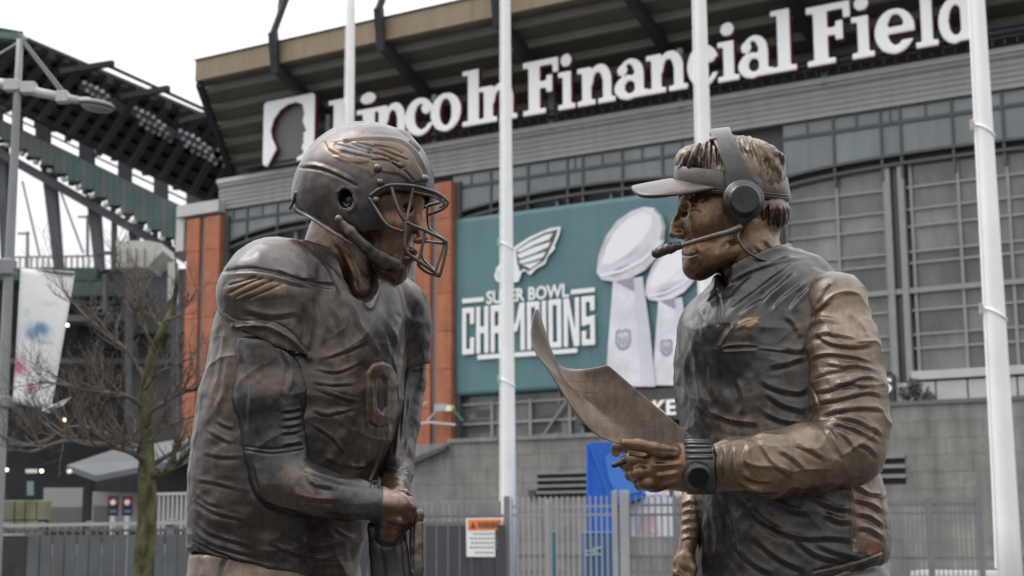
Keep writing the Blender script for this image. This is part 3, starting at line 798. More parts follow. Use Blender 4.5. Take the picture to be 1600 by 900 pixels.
# ---- banner ------------------------------------------------------------------------------------
OB = .12
BP = lambda x, y, o=0.0: on_plane(x, y, fw_(0, 0, OB + .12 + o), FN)
ban = empty('champions_banner', fw_(U_(900, 450), 6.9, OB + .1), 'large teal banner with two silver trophies and Super Bowl Champions lettering', 'banner')
bm_u0, bm_u1 = U_(708, 450, OB + .1), U_(1094, 450, OB + .1)
bz0, bz1 = 6.93, 14.3
nx, nz = 60, 40; V = []; Fc = []
for i in range(nx + 1):
    for k in range(nz + 1):
        s_, t_ = i / nx, k / nz
        w = .018 * math.sin(9 * s_ + 3 * t_) * math.sin(4 * t_) + .016 * math.sin(26 * (s_ + .35 * t_)) * (1 - abs(2 * t_ - 1)) * .5 + .05 * math.exp(-((t_ - 1 + .25 * (s_ - .62)) / .02) ** 2) * (s_ > .6) * .3
        V.append(fw_(bm_u0 + (bm_u1 - bm_u0) * s_, bz0 + (bz1 - bz0) * t_, OB + w))
for i in range(nx):
    for k in range(nz): Fc.append((i * (nz + 1) + k, (i + 1) * (nz + 1) + k, (i + 1) * (nz + 1) + k + 1, i * (nz + 1) + k + 1))
o = link('banner_sheet', mesh_of('sheet', V, Fc), mat('teal_vinyl', (.085, .18, .192), .5, var=.12, scale=.3, streak=.1), ban, True)
md = o.modifiers.new('thick', 'SOLIDIFY'); md.thickness = .02; md.offset = -1
M_PW = mat('print_white', (.78, .78, .8), .55, var=.02); M_PL = mat('print_light_grey', (.56, .56, .62), .55, var=.12, scale=.6); M_PG = mat('print_grey', (.30, .30, .34), .55, var=.15, scale=.6); M_PD = mat('print_dark', (.05, .07, .08), .55)
M_PW2 = mat('print_trophy_white', (.62, .62, .66), .5, var=.3, scale=.55)
def prt(name, poly, m, lay=0, par=ban):
    return MB().prism([BP(x, y, .006 * lay) for x, y in poly], -FN * .004).build(name, m, par)
def thick(name, pts, w, m, lay=0):
    P = np.array(pts, float); out_l, out_r = [], []
    T = np.gradient(P, axis=0); T /= np.linalg.norm(T, axis=1)[:, None]; nn = np.stack([-T[:, 1], T[:, 0]], 1)
    ws = np.full(len(P), w) if np.isscalar(w) else np.array(w)
    L_ = [tuple(p + n * q / 2) for p, n, q in zip(P, nn, ws)]; R_ = [tuple(p - n * q / 2) for p, n, q in zip(P, nn, ws)]
    return prt(name, L_ + R_[::-1], m, lay)
text_quad('lettering', 'SUPER BOWL', BP(760, 476), BP(889, 464), BP(760, 455), M_PW, ban, FN, .03, .01)
def block(ch):
    w, t = .52, .18; g = Glyph(w, -.03, 1.04, .02)
    if ch == 'C': g.box(0, w, 0, 1).box(t, w - t, .12, .88, True).box(w / 2, w + .1, .36, .64, True)
    if ch == 'H': g.box(0, t, 0, 1).box(w - t, w, 0, 1).box(0, w, .43, .57)
    if ch == 'A': g.box(0, w, 0, 1).box(t, w - t, .56, .86, True).box(t, w - t, -.1, .4, True)
    if ch == 'M':
        g = Glyph(.82, -.03, 1.04, .02).box(0, t, 0, 1).box(.82 - t, .82, 0, 1).box(.18, .34, .4, 1.0, sk=-.45).box(.48, .64, .4, 1.0, sk=.45)
    if ch == 'P': g.box(0, w, .4, 1).box(t, w - t, .52, .88, True).box(0, t, 0, 1)
    if ch == 'I': g = Glyph(t, -.03, 1.04, .02).box(0, t, 0, 1)
    if ch == 'O': g.box(0, w, 0, 1).box(t, w - t, .12, .88, True)
    if ch == 'N': g = Glyph(.62, -.03, 1.04, .02).box(0, .17, 0, 1).box(.45, .62, 0, 1).box(.23, .39, 0, 1, sk=-.34)
    if ch == 'S': g.box(0, w, 0, 1).box(t, w - t, .58, .88, True).box(t, w - t, .12, .42, True).box(w / 2, w + .1, .6, .7, True).box(-.1, w / 2, .3, .4, True)
    return g
tot = sum(block(c).w + .085 for c in 'CHAMPIONS') - .085; xx = 0.0
c00, c10, c01 = BP(722, 555), BP(930, 539), BP(722, 482)
for ch in 'CHAMPIONS':
    g = block(ch); f = g.field(.05); V, Q = f.mesh(); sx = (V[:, 0] + xx) / tot
    W_v = c00 + sx[:, None] * (c10 - c00) + V[:, 2:3] * (c01 - c00) + (.02 - V[:, 1:2]) * FN * .4
    link('block_letter', np_mesh('block_letter', W_v, Q), M_PW, ban); xx += g.w + .085
for q in ([(722, 467), (756, 464), (756, 471), (722, 474)], [(892, 453), (929, 449), (929, 456), (892, 460)], [(746, 555), (902, 544), (902, 551), (746, 562)]): prt('stripe', q, M_PW)
# bird head emblem
prt('emblem', [(772, 432), (776, 418), (788, 404), (796, 394), (806, 384), (826, 371), (846, 362), (858, 357), (876, 354), (874, 366), (870, 376), (866, 384), (868, 388), (856, 400), (852, 412), (838, 420), (828, 430), (822, 424), (816, 424), (810, 440), (800, 442), (794, 438), (784, 440), (776, 440)], M_PW, 0)
prt('emblem_outline', [(806, 390), (828, 375), (850, 364), (872, 358), (866, 376), (858, 392), (850, 408), (836, 417), (826, 424), (818, 420), (812, 424), (808, 410)], M_PD, 1)
for q in ([(806, 392), (828, 378), (852, 367), (864, 364), (858, 374), (836, 382), (812, 394)], [(808, 398), (834, 386), (860, 378), (856, 386), (834, 396), (812, 404)], [(810, 408), (834, 399), (853, 393), (848, 402), (830, 408), (814, 412)], [(816, 414), (834, 410), (846, 406), (838, 413), (828, 420), (822, 416)]):
    prt('emblem_feather', q, M_PW, 2)
prt('emblem_beak', [(776, 428), (782, 416), (794, 410), (800, 416), (796, 428), (786, 436), (778, 436)], M_PL, 1)
# trophies: flat print in a few tones
def ell_poly(cx, cy, rx, ry, rot_, n=36):
    c, s_ = math.cos(rot_), math.sin(rot_); return [(cx + rx * math.cos(a) * c - ry * math.sin(a) * s_, cy + rx * math.cos(a) * s_ + ry * math.sin(a) * c) for a in np.linspace(0, 2 * math.pi, n, endpoint=False)]
def lens(p, q, bul, n=18):
    p, q = np.array(p, float), np.array(q, float); d = q - p; nn = np.array((-d[1], d[0])); a = [p + d * t + nn * bul * math.sin(math.pi * t) ** .8 for t in np.linspace(0, 1, n)]; b_ = [p + d * t - nn * bul * math.sin(math.pi * t) ** .8 for t in np.linspace(1, 0, n)][1:-1]
    return [tuple(v) for v in a + b_]
def trophy(x, y, k, lay):
    T = lambda pts: [(x + (a - 932) * k, y + (b_ - 434) * k) for a, b_ in pts]
    prt('trophy_base_side', T([(990, 434), (1004, 432), (1016, 520), (1024, 604), (1002, 604), (996, 540)]), M_PL, lay)
    prt('trophy_base', T([(958, 436), (990, 434), (998, 540), (1002, 604), (946, 604), (950, 540)]), M_PW2, lay + 1)
    prt('trophy_shade', T([(957, 436), (990, 433), (991, 456), (968, 444)]), M_PG, lay + 2)
    prt('trophy_ball', T([(932, 426), (935, 400), (946, 370), (964, 345), (986, 330), (1006, 323), (1022, 325), (1034, 336), (1040, 354), (1037, 378), (1026, 402), (1008, 422), (986, 434), (960, 440), (940, 437)]), M_PW2, lay + 3)
    prt('trophy_highlight', T([(940, 414), (946, 388), (960, 362), (980, 342), (1002, 332), (1018, 336), (1018, 352), (1004, 376), (980, 398), (956, 412)]), M_PW, lay + 4)
    prt('trophy_shade', T([(944, 427), (962, 412), (986, 401), (1010, 396), (1000, 412), (984, 424), (962, 432)]), M_PL, lay + 4)
    prt('trophy_shade', T([(948, 430), (966, 418), (984, 412), (978, 424), (962, 431)]), M_PG, lay + 5)
    prt('trophy_seam', T([(936, 429), (970, 421), (1004, 404), (1032, 376), (1033, 380), (1006, 408), (972, 425), (938, 433)]), M_PW, lay + 6)
    prt('trophy_edge', T([(1020, 328), (1030, 336), (1035, 354), (1031, 376), (1037, 372), (1040, 354), (1034, 336), (1024, 326)]), M_PG, lay + 6)
    sh = [(962, 518), (967, 514), (972, 517), (977, 513), (985, 516), (986, 534), (982, 543), (974, 548), (966, 545), (961, 536)]
    prt('shield_emblem', T(sh), M_PG, lay + 3)
    cx, cy = 974, 530; prt('shield_inner', T([(cx + (a - cx) * .72, cy + (b_ - cy) * .72) for a, b_ in sh]), M_PL, lay + 4)
    for q in ([(967, 526), (969, 526), (974, 536), (974, 526), (976, 526), (976, 540), (974, 540), (969, 531), (969, 539), (967, 539)], [(978, 526), (980, 526), (980, 537), (978, 537)]): prt('shield_mark', T(q), M_PG, lay + 5)
trophy(1008, 466, .80, 1)
trophy(932, 434, 1.0, 9)

# ---- retaining wall with louvres -------------------------------------------------------------------
def louvre(par, p0, p1, y0, y1, off, n=4):
    u0, u1, z0, z1 = U_(p0, y0, off), U_(p1, y0, off), Z_(p0, y1, off), Z_(p0, y0, off)
    part('louvre_recess', mat('louvre_black', (.008, .008, .009), .8), par, u0, u1, z0, z1, off - .1, off + .012)
    h = (z1 - z0) / n
    for i in range(n):
        zc = z0 + (i + .62) * h
        part('louvre_blade', mat('louvre_grey', (.2, .2, .2), .6), par, u0 - .03, u1 + .03, zc, zc + h * .38, off + .016, off + .1)
rw = empty('retaining_wall', fw_(0, 0, 2), 'grey stone base wall with black louvres between pilaster and blue tent', 'wall')
OW = 1.6
zw = Z_(760, 690, OW)
def courses(par, u0, u1, z1, off, rows=9, seed=1, m=None):
    random.seed(seed)
    part('wall_core', M_STONE, par, u0 + .02, u1 - .02, 0, z1 - .02, off - .8, off - .035)
    h = z1 / rows
    for r in range(rows):
        if (r + 1) * h < 1.0: continue
        u = u0 - random.uniform(0, 1.2)
        while u < u1:
            w = random.uniform(1.5, 2.3); a, b = max(u, u0), min(u + w, u1)
            if b - a > .1: part('stone_block', M_STONE if m is None else m, par, a + .004, b - .004, r * h + .004, (r + 1) * h - .004, off - .3, off + random.uniform(-.006, .008))
            u += w
courses(rw, U_(612, 740, OW), U_(1222, 740, OW), zw, OW, 9, 3)
part('wall_coping', M_STONE, rw, U_(700, 690, OW), U_(1222, 690, OW), zw, zw + .16, OW - .5, OW + .08)
louvre(rw, 840, 918, 738, 778, OW, 4)
MB().prism([on_plane(x, y, fw_(0, 0, OW + .06), FN) for x, y in ((640, 720), (702, 696), (702, 702), (640, 730))], FN * .25).build('sloping_shadow_line', M_MULL, rw)  # dark strip standing in for the sloping shadow line at a canopy edge
part('meter_box', M_BACK, rw, U_(827, 780, OW + .06), U_(837, 780, OW + .06), Z_(827, 778, OW), Z_(827, 766, OW), OW + .014, OW + .14)
rw2 = empty('retaining_wall', fw_(18, 0, 2), 'grey stone base wall under the tall arched window at the right edge', 'wall')
zw2 = Z_(1450, 632, OW)
courses(rw2, U_(1225, 740, OW), 26, zw2, OW, 10, 8)
part('wall_coping', mat('coping_dark', (.12, .12, .12), .7), rw2, U_(1225, 632, OW), 26, zw2, zw2 + .14, OW - .5, OW + .07)
louvre(rw2, 1372, 1414, 711, 757, OW, 3)
part('stair_slab', mat('white_kerb', (.6, .6, .58), .7), rw2, U_(1422, 895, 3.2), U_(1560, 895, 3.2), 0, Z_(1480, 893, 3.2), 1.7, 3.2)
# grey evergreen shrub above the wall
random.seed(11)
def shrub(name, c, rx, rz, n, m, lab, leaf=.09):
    r_ = empty(name, c - np.array((0, 0, rz)), lab, 'shrub')
    V, Fc = [], []
    for i in range(n):
        d = np.random.RandomState(i + 7).normal(size=3); d /= np.linalg.norm(d); lobe = (np.array((-.45, 0, -.1)), np.array((.35, .1, -.25)), np.array((.05, 0, .3)), np.array((.8, 0, -.4)))[i % 4]; q = c + lobe * rx + d * np.array((rx, rx, rz)) * (.34, .5, .4, .3)[i % 4] * random.uniform(.2, 1.15)
        a = np.random.RandomState(i + 99).normal(size=3); a /= np.linalg.norm(a); b_ = np.cross(a, d); b_ /= np.linalg.norm(b_) + 1e-6; k = len(V); L = leaf * random.uniform(.6, 1.5)
        V += [q - a * L, q + b_ * L * .4, q + a * L, q - b_ * L * .4]; Fc.append((k, k + 1, k + 2, k + 3))
    tag(link('foliage', mesh_of('foliage', V, Fc), m, r_), kind='stuff'); MB().tube([c - np.array((0, 0, rz)), c], [.06, .03]).build('stem', mat('bark_grey', (.1, .09, .08), .9), r_)
shrub('shrub', on_plane(1428, 612, fw_(0, 0, .9), FN), .62, .75, 900, mat('shrub_leaf', (.09, .1, .1), .6, var=.5, scale=6), 'grey-green shrub on the wall below the arched window')

# ================================================================== far stand with slanted roof
ST_ = empty('stadium_stand', at_y(150, 826, 90) * np.array((1, 1, 0)), 'dark open stadium stand with slanted floodlit roof behind the bare tree', 'stand')
D_ = lambda x, y, Y: at_y(x, y, Y)
def lerp2(a, b, t): return (a[0] + (b[0] - a[0]) * t, a[1] + (b[1] - a[1]) * t)
M_SR = mat('stand_roof_dark', (.036, .038, .042), .7, var=.25, scale=.3, spec=.12); M_SR2 = mat('stand_roof_edge', (.07, .07, .075), .6, var=.15, scale=.3, spec=.12)
M_SG = mat('stand_green', (.075, .125, .12), .6, var=.3, scale=.5); M_SG2 = mat('stand_grey_riser', (.11, .125, .125), .6, var=.25, scale=.5); M_SC = mat('stand_column_steel', (.11, .115, .125), .55, var=.2, scale=.5, spec=.12)
up0, up1 = (36, 60), (400, 216); lo0, lo1 = (-40, 145), (345, 327); YU0, YU1, YL0, YL1 = 80, 86, 98, 104
NR = 8
def roofpt(s_, t_):   # s along, t 0 rear lower edge .. 1 front upper edge
    a, b = lerp2(lo0, lo1, s_), lerp2(up0, up1, s_)
    x, y = lerp2(a, b, t_); Y = (YL0 + (YL1 - YL0) * s_) * (1 - t_) + (YU0 + (YU1 - YU0) * s_) * t_
    return D_(x, y, Y)
for i in range(NR):
    for k in range(3):
        s0, s1, t0, t1 = i / NR, (i + 1) / NR, (0, .4, .72)[k], (.4, .72, 1)[k]
        MB().prism([roofpt(s0, t0), roofpt(s1, t0), roofpt(s1, t1), roofpt(s0, t1)], UP * (.12 + .03 * k)).build('roof_panel', M_SR if k < 2 else M_SR2, ST_)
MB().prism([D_(-80, 40, 80), D_(36, 60, 80), D_(-40, 145, 98), D_(-160, 125, 98)], UP * .4).build('roof_panel', M_SR, ST_)
MB().beam(D_(-60, 52, 79.5), D_(36, 60, 79.5), .8, .4).build('roof_edge', M_SG, ST_)
for i in range(NR * 2 + 1):
    s_ = i / (NR * 2); MB().beam(roofpt(s_, .02) - UP * .2, roofpt(s_, 1) - UP * .2, .4, .5 if i % 2 == 0 else .2).build('roof_rib', M_SR, ST_)
for t_ in (.15, .33, .5, .66, .84): MB().beam(roofpt(0, t_) - UP * .12, roofpt(1, t_) - UP * .12, .2, .22).build('roof_purlin', M_SR, ST_)
outr = [((96, 112), (177, 99)), ((190, 152), (264, 138)), ((282, 190), (342, 174))]
for a, b in outr: MB().beam(D_(*a, 79), D_(*b, 78), .3, .3).build('roof_outrigger', M_SR, ST_)
MB().beam(D_(165, 101, 78), D_(392, 204, 80), .16, .16).build('roof_rail', M_SR, ST_)
M_FL = mat('floodlight_lens', (.2, .2, .21), .3, rnd=.5)
fl_mesh = MB().box((0, 0, 0), (.17, .17, .17)).mesh('floodlight')
fl_mesh.materials.append(M_FL)
for (x0, y0, nx_, ny_) in ((132, 128, 5, 2), (212, 168, 6, 3), (282, 203, 6, 3), (342, 233, 6, 3)):
    for a in range(nx_):
        for b in range(ny_):
            o = bpy.data.objects.new('floodlight', fl_mesh); COL.objects.link(o); o.parent = ST_; o.matrix_parent_inverse = parent_world(ST_).inverted()
            o.location = D_(x0 + a * 9 + b * 4.5 + math.sin(a * 7 + b * 3), y0 + a * 5.4 + b * 13 + 1.5 * math.cos(a * 5 + b), 78 + b)
    MB().beam(D_(x0 - 6, y0 + 4, 79.5), D_(x0 + 62, y0 + 44, 79.5), .15, .5).build('floodlight_bar', M_SR, ST_)
# slotted rear edge: panels between open slots
T0, T1 = (-60, 136), (300, 306)
tl = lambda x: T0[1] + (x - T0[0]) * (T1[1] - T0[1]) / (T1[0] - T0[0])
edges = [-60, 2, 18, 33, 55, 77, 123, 146, 184, 204, 240, 261, 291, 330]
for k in range(len(edges) - 1):
    x0, x1 = edges[k], edges[k + 1]
    h0 = 19 + 0.02 * x0
    if k % 2 == 0:
        MB().prism([D_(x0, tl(x0), 88), D_(x1, tl(x1), 88), D_(x1, tl(x1) + h0 + 4, 88), D_(x0, tl(x0) + h0 + 4, 88)], np.array((0, .4, 0))).build('rear_panel', M_SC, ST_)
MB().beam(D_(-60, tl(-60) + 9, 88.5), D_(330, tl(330) + 11, 88.5), .12, .1).build('slot_rail', M_SR, ST_)
MB().beam(D_(-60, tl(-60) - 2, 88.2), D_(330, tl(330) - 2, 88.2), .3, .14).build('slot_beam', M_SR, ST_)
MB().beam(D_(-60, tl(-60) + 24, 88.2), D_(330, tl(330) + 27, 88.2), .3, .2).build('slot_beam', M_SC, ST_)
# green stepped riser band
for k in range(30):
    x0 = -30 + k * 10.4; x1 = x0 + 10.0
    ty = lambda x: tl(x) + 24; by = lambda x: 219 + (x - 10) * .605
    MB().prism([D_(x0, ty(x0), 86), D_(x1, ty(x1), 86), D_(x1, by(x0) + (6 if k % 2 else 0), 86), D_(x0, by(x0) + (6 if k % 2 else 0), 86)], np.array((0, .8 + .4 * (k % 2), 0))).build('riser_plate', M_SG if (k % 3 and x0 > 80) else M_SG2, ST_)
for k in range(26):
    x = -10 + k * 11; MB().box(D_(x, 226 + (x - 10) * .605, 85.8), (.24, .4, .2)).build('riser_step', M_SR if k % 2 else M_LIGHTG, ST_)
MB().beam(D_(-30, 222, 86.6), D_(290, 404, 86.6), .6, .5).build('riser_girder', M_SC, ST_)
# raking columns
for a0, a1, b0, b1, y0, y1 in ((64, 83, 84, 95, 262, 421), (134, 152, 148, 160, 304, 424), (174, 178, 173, 178, 330, 424), (199, 213, 206, 216, 348, 424), (-8, 8, 2, 12, 226, 424), (246, 262, 250, 262, 376, 424)):
    MB().prism([D_(a0, y0, 87), D_(a1, y0, 87), D_(b1, y1, 87), D_(b0, y1, 87)], np.array((0, .8, 0))).build('raking_column', M_SC, ST_)
MB().beam(D_(152, 396, 87), D_(178, 395, 87), .2, .2).build('column_tie', M_SC, ST_)
for k in range(15): MB().beam(D_(22 + k * 9, 424, 90), D_(22 + k * 9, 402, 90), .1, .1).build('guard_rail_post', mat('pale_rail', (.42, .42, .42), .6), ST_)
MB().beam(D_(18, 402, 90), D_(152, 400, 90), .1, .1).build('guard_rail', mat('pale_rail', (.42, .42, .42), .6), ST_)
for x, y0, y1 in ((43, 362, 424), (137, 336, 400)): MB().beam(D_(x, y0, 96), D_(x, y1, 96), .16, .16).build('light_mast', mat('pale_rail', (.42, .42, .42), .6), ST_); MB().beam(D_(x - 15, y0 + 3, 96), D_(x + 3, y0 + 3, 96), .12, .12).build('mast_arm', mat('pale_rail', (.42, .42, .42), .6), ST_)
for x0, y0, x1, y1 in ((35, 283, 62, 400), (95, 300, 130, 395)): MB().beam(D_(x0, y0, 97), D_(x1, y1, 97), .12, .12).build('stay_cable', mat('pale_cable', (.55, .55, .55), .6), ST_)
# lower storeys: dark decks and posts
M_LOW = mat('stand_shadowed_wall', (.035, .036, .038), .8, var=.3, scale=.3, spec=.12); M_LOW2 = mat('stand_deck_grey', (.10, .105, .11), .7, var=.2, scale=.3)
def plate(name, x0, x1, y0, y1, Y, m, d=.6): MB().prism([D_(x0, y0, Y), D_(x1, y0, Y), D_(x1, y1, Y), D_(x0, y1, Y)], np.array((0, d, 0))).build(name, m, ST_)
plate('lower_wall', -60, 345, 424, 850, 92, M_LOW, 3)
plate('deck_edge', -60, 150, 418, 438, 86, mat('deck_green', (.05, .085, .08), .7), 4)
plate('deck_edge', 110, 205, 440, 462, 84, mat('deck_green', (.05, .085, .08), .7), 5)
plate('deck_wall', 165, 345, 420, 520, 88, M_LOW2, .6); plate('deck_wall', 120, 192, 470, 545, 87, M_LOW, .6); plate('deck_wall', 205, 345, 520, 690, 89, mat('deck_brown_grey', (.075, .072, .072), .8), .6)
plate('deck_edge', 60, 200, 492, 502, 85, M_LOW2, 2); plate('deck_edge', -60, 345, 560, 568, 88.5, M_LOW2, 1)
for x0, x1, y0, y1 in ((195, 203, 398, 650), (267, 276, 410, 660), (160, 166, 428, 490)): plate('deck_post', x0, x1, y0, y1, 83, M_SC, .5)
for k in range(5): plate('stair_flight', 128 + k * 3, 170 + k * 3, 452 + k * 9, 456 + k * 9, 84.5, M_SC, .3)
plate('utility_room', 181, 232, 376, 418, 80, mat('cream_cladding', (.5, .48, .44), .7), 3); 
MB().prism([D_(232, 376, 80), D_(252, 380, 80), D_(254, 392, 80), D_(232, 416, 80)], np.array((0, 3, 0))).build('utility_room_end', mat('cream_cladding', (.5, .48, .44), .7), ST_)
for k in range(4): plate('cladding_seam', 186 + k * 13, 187.5 + k * 13, 388, 424, 79.8, M_SC, .1)
plate('duct', 262, 272, 410, 470, 80, M_LIGHTG, 1)
M_BULB = mat('warm_lamp', (1, .8, .45), .4, emit=4.0)
for x, y in ((105, 508), (100, 656), (10, 734), (65, 736), (3, 700)):
    MB().box(D_(x, y, 82), (.14, .1, .14)).build('small_lamp', M_BULB, ST_)
plate('lit_doorway', 42, 52, 752, 774, 83, mat('doorway_teal', (.18, .25, .26), .5), .1); plate('shop_window', 40, 58, 733, 739, 83, mat('shop_white', (.7, .7, .7), .5), .1)

# ================================================================== flagpoles
M_POLE = mat('white_pole_paint', (.76, .76, .75), .4, var=.06, scale=1.5, streak=.1)
def flagpole(xt, yt, wt, xb, yb, wb, Y, lab, fit):
    a, b = at_y(xb, yb, Y), at_y(xt, yt, Y)
    base = np.array((b[0] + (a[0] - b[0]) * 1.0, Y, 0.0)); base[0] = (a[0] + b[0]) / 2
    r0, r1 = wb / 2 / F_PX * Y, wt / 2 / F_PX * Y
    k = (r1 - r0) / (b[2] - a[2])
    o = empty('flagpole', base, lab, 'flagpole', 'white flagpoles in front of the stadium')
    rz = lambda z: r0 + k * (z - a[2])
    zt = b[2] + 2.2
    MB().tube([base + UP * z for z in np.linspace(0, zt, 8)], [rz(z) for z in np.linspace(0, zt, 8)], 24).build('pole', M_POLE, o, True)
    MB().tube([base + UP * z for z in (0, .05, .06, .2, .24)], [rz(0) * q for q in (2, 2, 1.7, 1.4, 1.05)], 24).build('base_collar', M_POLE, o, True)
    ob = bpy.data.objects.new('finial', None)
    MB().tube([base + UP * (zt + q * .12) for q in np.linspace(0, 2, 9)], [max(.01, .12 * math.sin(math.pi * min(.99, q / 2 + .05))) for q in np.linspace(0, 2, 9)], 12).build('finial', mat('gold_ball', (.6, .42, .12), .3, .8), o, True)
    bpy.data.objects.remove(ob)
    side = -1
    MB().tube([base + np.array((side * (rz(1.0) + .03), -.02, z)) * np.array((1, 1, 1)) if z < 2 else base + np.array((side * (rz(z) + .02), -.02, z)) for z in np.linspace(1.0, zt - .1, 10)], .013, 5).build('halyard', M_WHITE, o)
    for (y, sz) in fit:
        z = at_y(xt, y, Y)[2]; r = rz(z)
        MB().tube([base + np.array((math.cos(t) * (r + .012), math.sin(t) * (r + .012), z - .03 * math.cos(t) * 3)) for t in np.linspace(0, 2 * math.pi, 25)], .014, 6).build('flag_strap', M_WHITE, o, True)
        f2 = MB(); f2.box(base + np.array((-r - .06, -.02, z + .08)), (.045, .05, .16)); f2.build('snap_hook', mat('brass_hook', (.42, .38, .3), .5, .2), o, bevel=.01)
    return o
flagpole(548, 0, 13, 547, 190, 15, 38, 'white flagpole rising behind the football helmet', ())
flagpole(789, 0, 15, 796, 775, 23, 32, 'white flagpole crossing the teal banner beside the warning sign', ((385, 1), (598, 1)))
flagpole(1096, 0, 21, 1103, 440, 26, 26, 'white flagpole rising behind the coach visor', ())
flagpole(1528, 0, 24, 1577, 898, 37, 20, 'white flagpole standing alone at the right edge', ((205, 1), (492, 1)))

# ================================================================== street lamp, its banner, tree
M_LP = mat('lamp_pole_grey', (.2, .205, .21), .5, var=.12, scale=2)
YL = 15.0
lp = empty('street_lamp', np.array((at_y(2, 740, YL)[0], YL, 0)), 'grey street lamp with dish head at the left edge', 'street lamp')
lx = lambda y: at_y(29, 60, YL)[0] + (at_y(4, 640, YL)[0] - at_y(29, 60, YL)[0]) * 0
bx_ = (at_y(29, 100, YL)[0] + at_y(5, 620, YL)[0]) / 2
zt = at_y(30, 62, YL)[2]
MB().tube([np.array((bx_, YL, z)) for z in np.linspace(0, zt, 10)], [.072 - .037 * q for q in np.linspace(0, 1, 10)], 16).build('pole', M_LP, lp, True)
MB().tube([np.array((bx_, YL, z)) for z in (0, .06, .3, .34)], [.14, .14, .1, .075], 16).build('pole_base', M_LP, lp, True)
zarm = at_y(24, 135, YL)[2]
A = lambda x, y: at_y(x, y, YL)
M_ARM = mat('pale_arm', (.42, .42, .41), .5)
MB().tube([A(-60, 122), A(24, 134), A(62, 145), A(124, 157)], [.055, .055, .05, .04], 10).build('arm', M_ARM, lp, True)
for x, y, w in ((20, 134, .16), (45, 138, .15), (98, 152, .12)): MB().box(A(x, y), (w, .12, .12)).build('arm_clamp', M_ARM, lp, bevel=.01)
for p, q in (((34, 64), (92, 140)), ((38, 64), (104, 148)), ((30, 66), (-40, 108))): MB().tube([A(*p), A(*q)], .013, 6).build('stay_rod', M_LP, lp)
for p, q in (((28, 52), (40, 64)), ((26, 62), (48, 60))): MB().tube([A(*p), A(*q)], .012, 6).build('finial_spike', M_LP, lp)
f = Field((-.3, -.24, -.2), (.34, .24, .16), .014)
f.ell((.0, 0, -.02), (.19, .14, .052), k=0); f.cone((-.2, 0, 0), (-.1, 0, 0), .03, .05, k=.04); f.half((0, 0, -.035), (0, 0, -1), .004)
V, Q = f.mesh(); V = smooth_q(V, Q, 1); V[:, 2] -= V[:, 0] * .16
link('lamp_head', np_mesh('lamp_head', V + A(152, 161), Q), mat('lamp_head_grey', (.15, .15, .14), .5), lp, True)
f = Field((-.3, -.24, -.2), (.34, .24, .16), .014); f.ell((.0, 0, -.035), (.17, .12, .065), k=0); f.half((0, 0, -.037), (0, 0, 1), .004); V, Q = f.mesh(); V[:, 2] -= V[:, 0] * .16
link('lamp_lens', np_mesh('lens', smooth_q(V, Q, 1) + A(152, 161), Q), mat('lamp_lens_grey', (.2, .2, .165), .3), lp, True)
MB().box(A(8, 418), (.2, .17, .17)).build('banner_clamp', M_LP, lp, bevel=.02); MB().box(A(2, 628), (.2, .17, .12)).build('banner_clamp', M_LP, lp, bevel=.02)
MB().tube([A(8, 419), A(116, 427)], .02).build('banner_arm', M_LP, lp); MB().tube([A(0, 624), A(84, 640)], .02).build('banner_arm', M_LP, lp)
# printed pole banner: face in washed blue and pink
def face_print():
    m = bpy.data.materials.new('face_print'); nt, b = nodes_of(m); N, L = nt.nodes.new, nt.links.new
    uv = N('ShaderNodeUVMap'); uv.uv_map = 'uv'
    base = N('ShaderNodeRGB'); base.outputs[0].default_value = (.72, .72, .71, 1); cur = base.outputs[0]
    nz_ = N('ShaderNodeTexNoise'); nz_.inputs['Scale'].default_value = 7; nz_.inputs['Detail'].default_value = 6; L(uv.outputs[0], nz_.inputs['Vector'])
    sub = N('ShaderNodeVectorMath'); sub.operation = 'SUBTRACT'; sub.inputs[1].default_value = (.5, .5, .5); L(nz_.outputs['Color'], sub.inputs[0])
    scl = N('ShaderNodeVectorMath'); scl.operation = 'SCALE'; scl.inputs['Scale'].default_value = .1; L(sub.outputs[0], scl.inputs[0])
    add = N('ShaderNodeVectorMath'); add.operation = 'ADD'; L(uv.outputs[0], add.inputs[0]); L(scl.outputs[0], add.inputs[1])
    for (cx, cy, rx, ry, col, k) in ((.42, .55, .36, .09, (.3, .42, .58), .95), (.5, .57, .2, .055, (.12, .22, .36), .9), (.3, .52, .12, .05, (.2, .24, .32), .8), (.6, .47, .28, .02, (.4, .42, .48), .7), (.18, .68, .1, .04, (.5, .54, .6), .6),
                                     (.1, .27, .2, .085, (.5, .12, .18), .95), (.45, .12, .2, .035, (.42, .10, .15), .95), (.66, .2, .1, .03, (.55, .42, .45), .5), (.6, .76, .25, .03, (.5, .52, .55), .5)):
        mp = N('ShaderNodeMapping'); mp.inputs['Location'].default_value = (-cx / rx, -cy / ry, 0); mp.inputs['Scale'].default_value = (1 / rx, 1 / ry, 0); L(add.outputs[0], mp.inputs[0])
        ln = N('ShaderNodeVectorMath'); ln.operation = 'LENGTH'; L(mp.outputs[0], ln.inputs[0])
        mr = N('ShaderNodeMapRange'); mr.inputs[1].default_value = 1.1; mr.inputs[2].default_value = .3; mr.inputs[4].default_value = k; L(ln.outputs['Value'], mr.inputs[0])
        mx = N('ShaderNodeMixRGB'); mx.inputs[2].default_value = (*col, 1); L(mr.outputs[0], mx.inputs[0]); L(cur, mx.inputs[1]); cur = mx.outputs[0]
    L(cur, b.inputs['Base Color']); b.inputs['Roughness'].default_value = .7; return m
V, Fc, UVs = [], [], []
cs = [(20, 628), (80, 640), (117, 427), (32, 419)]
n1, n2 = 10, 24
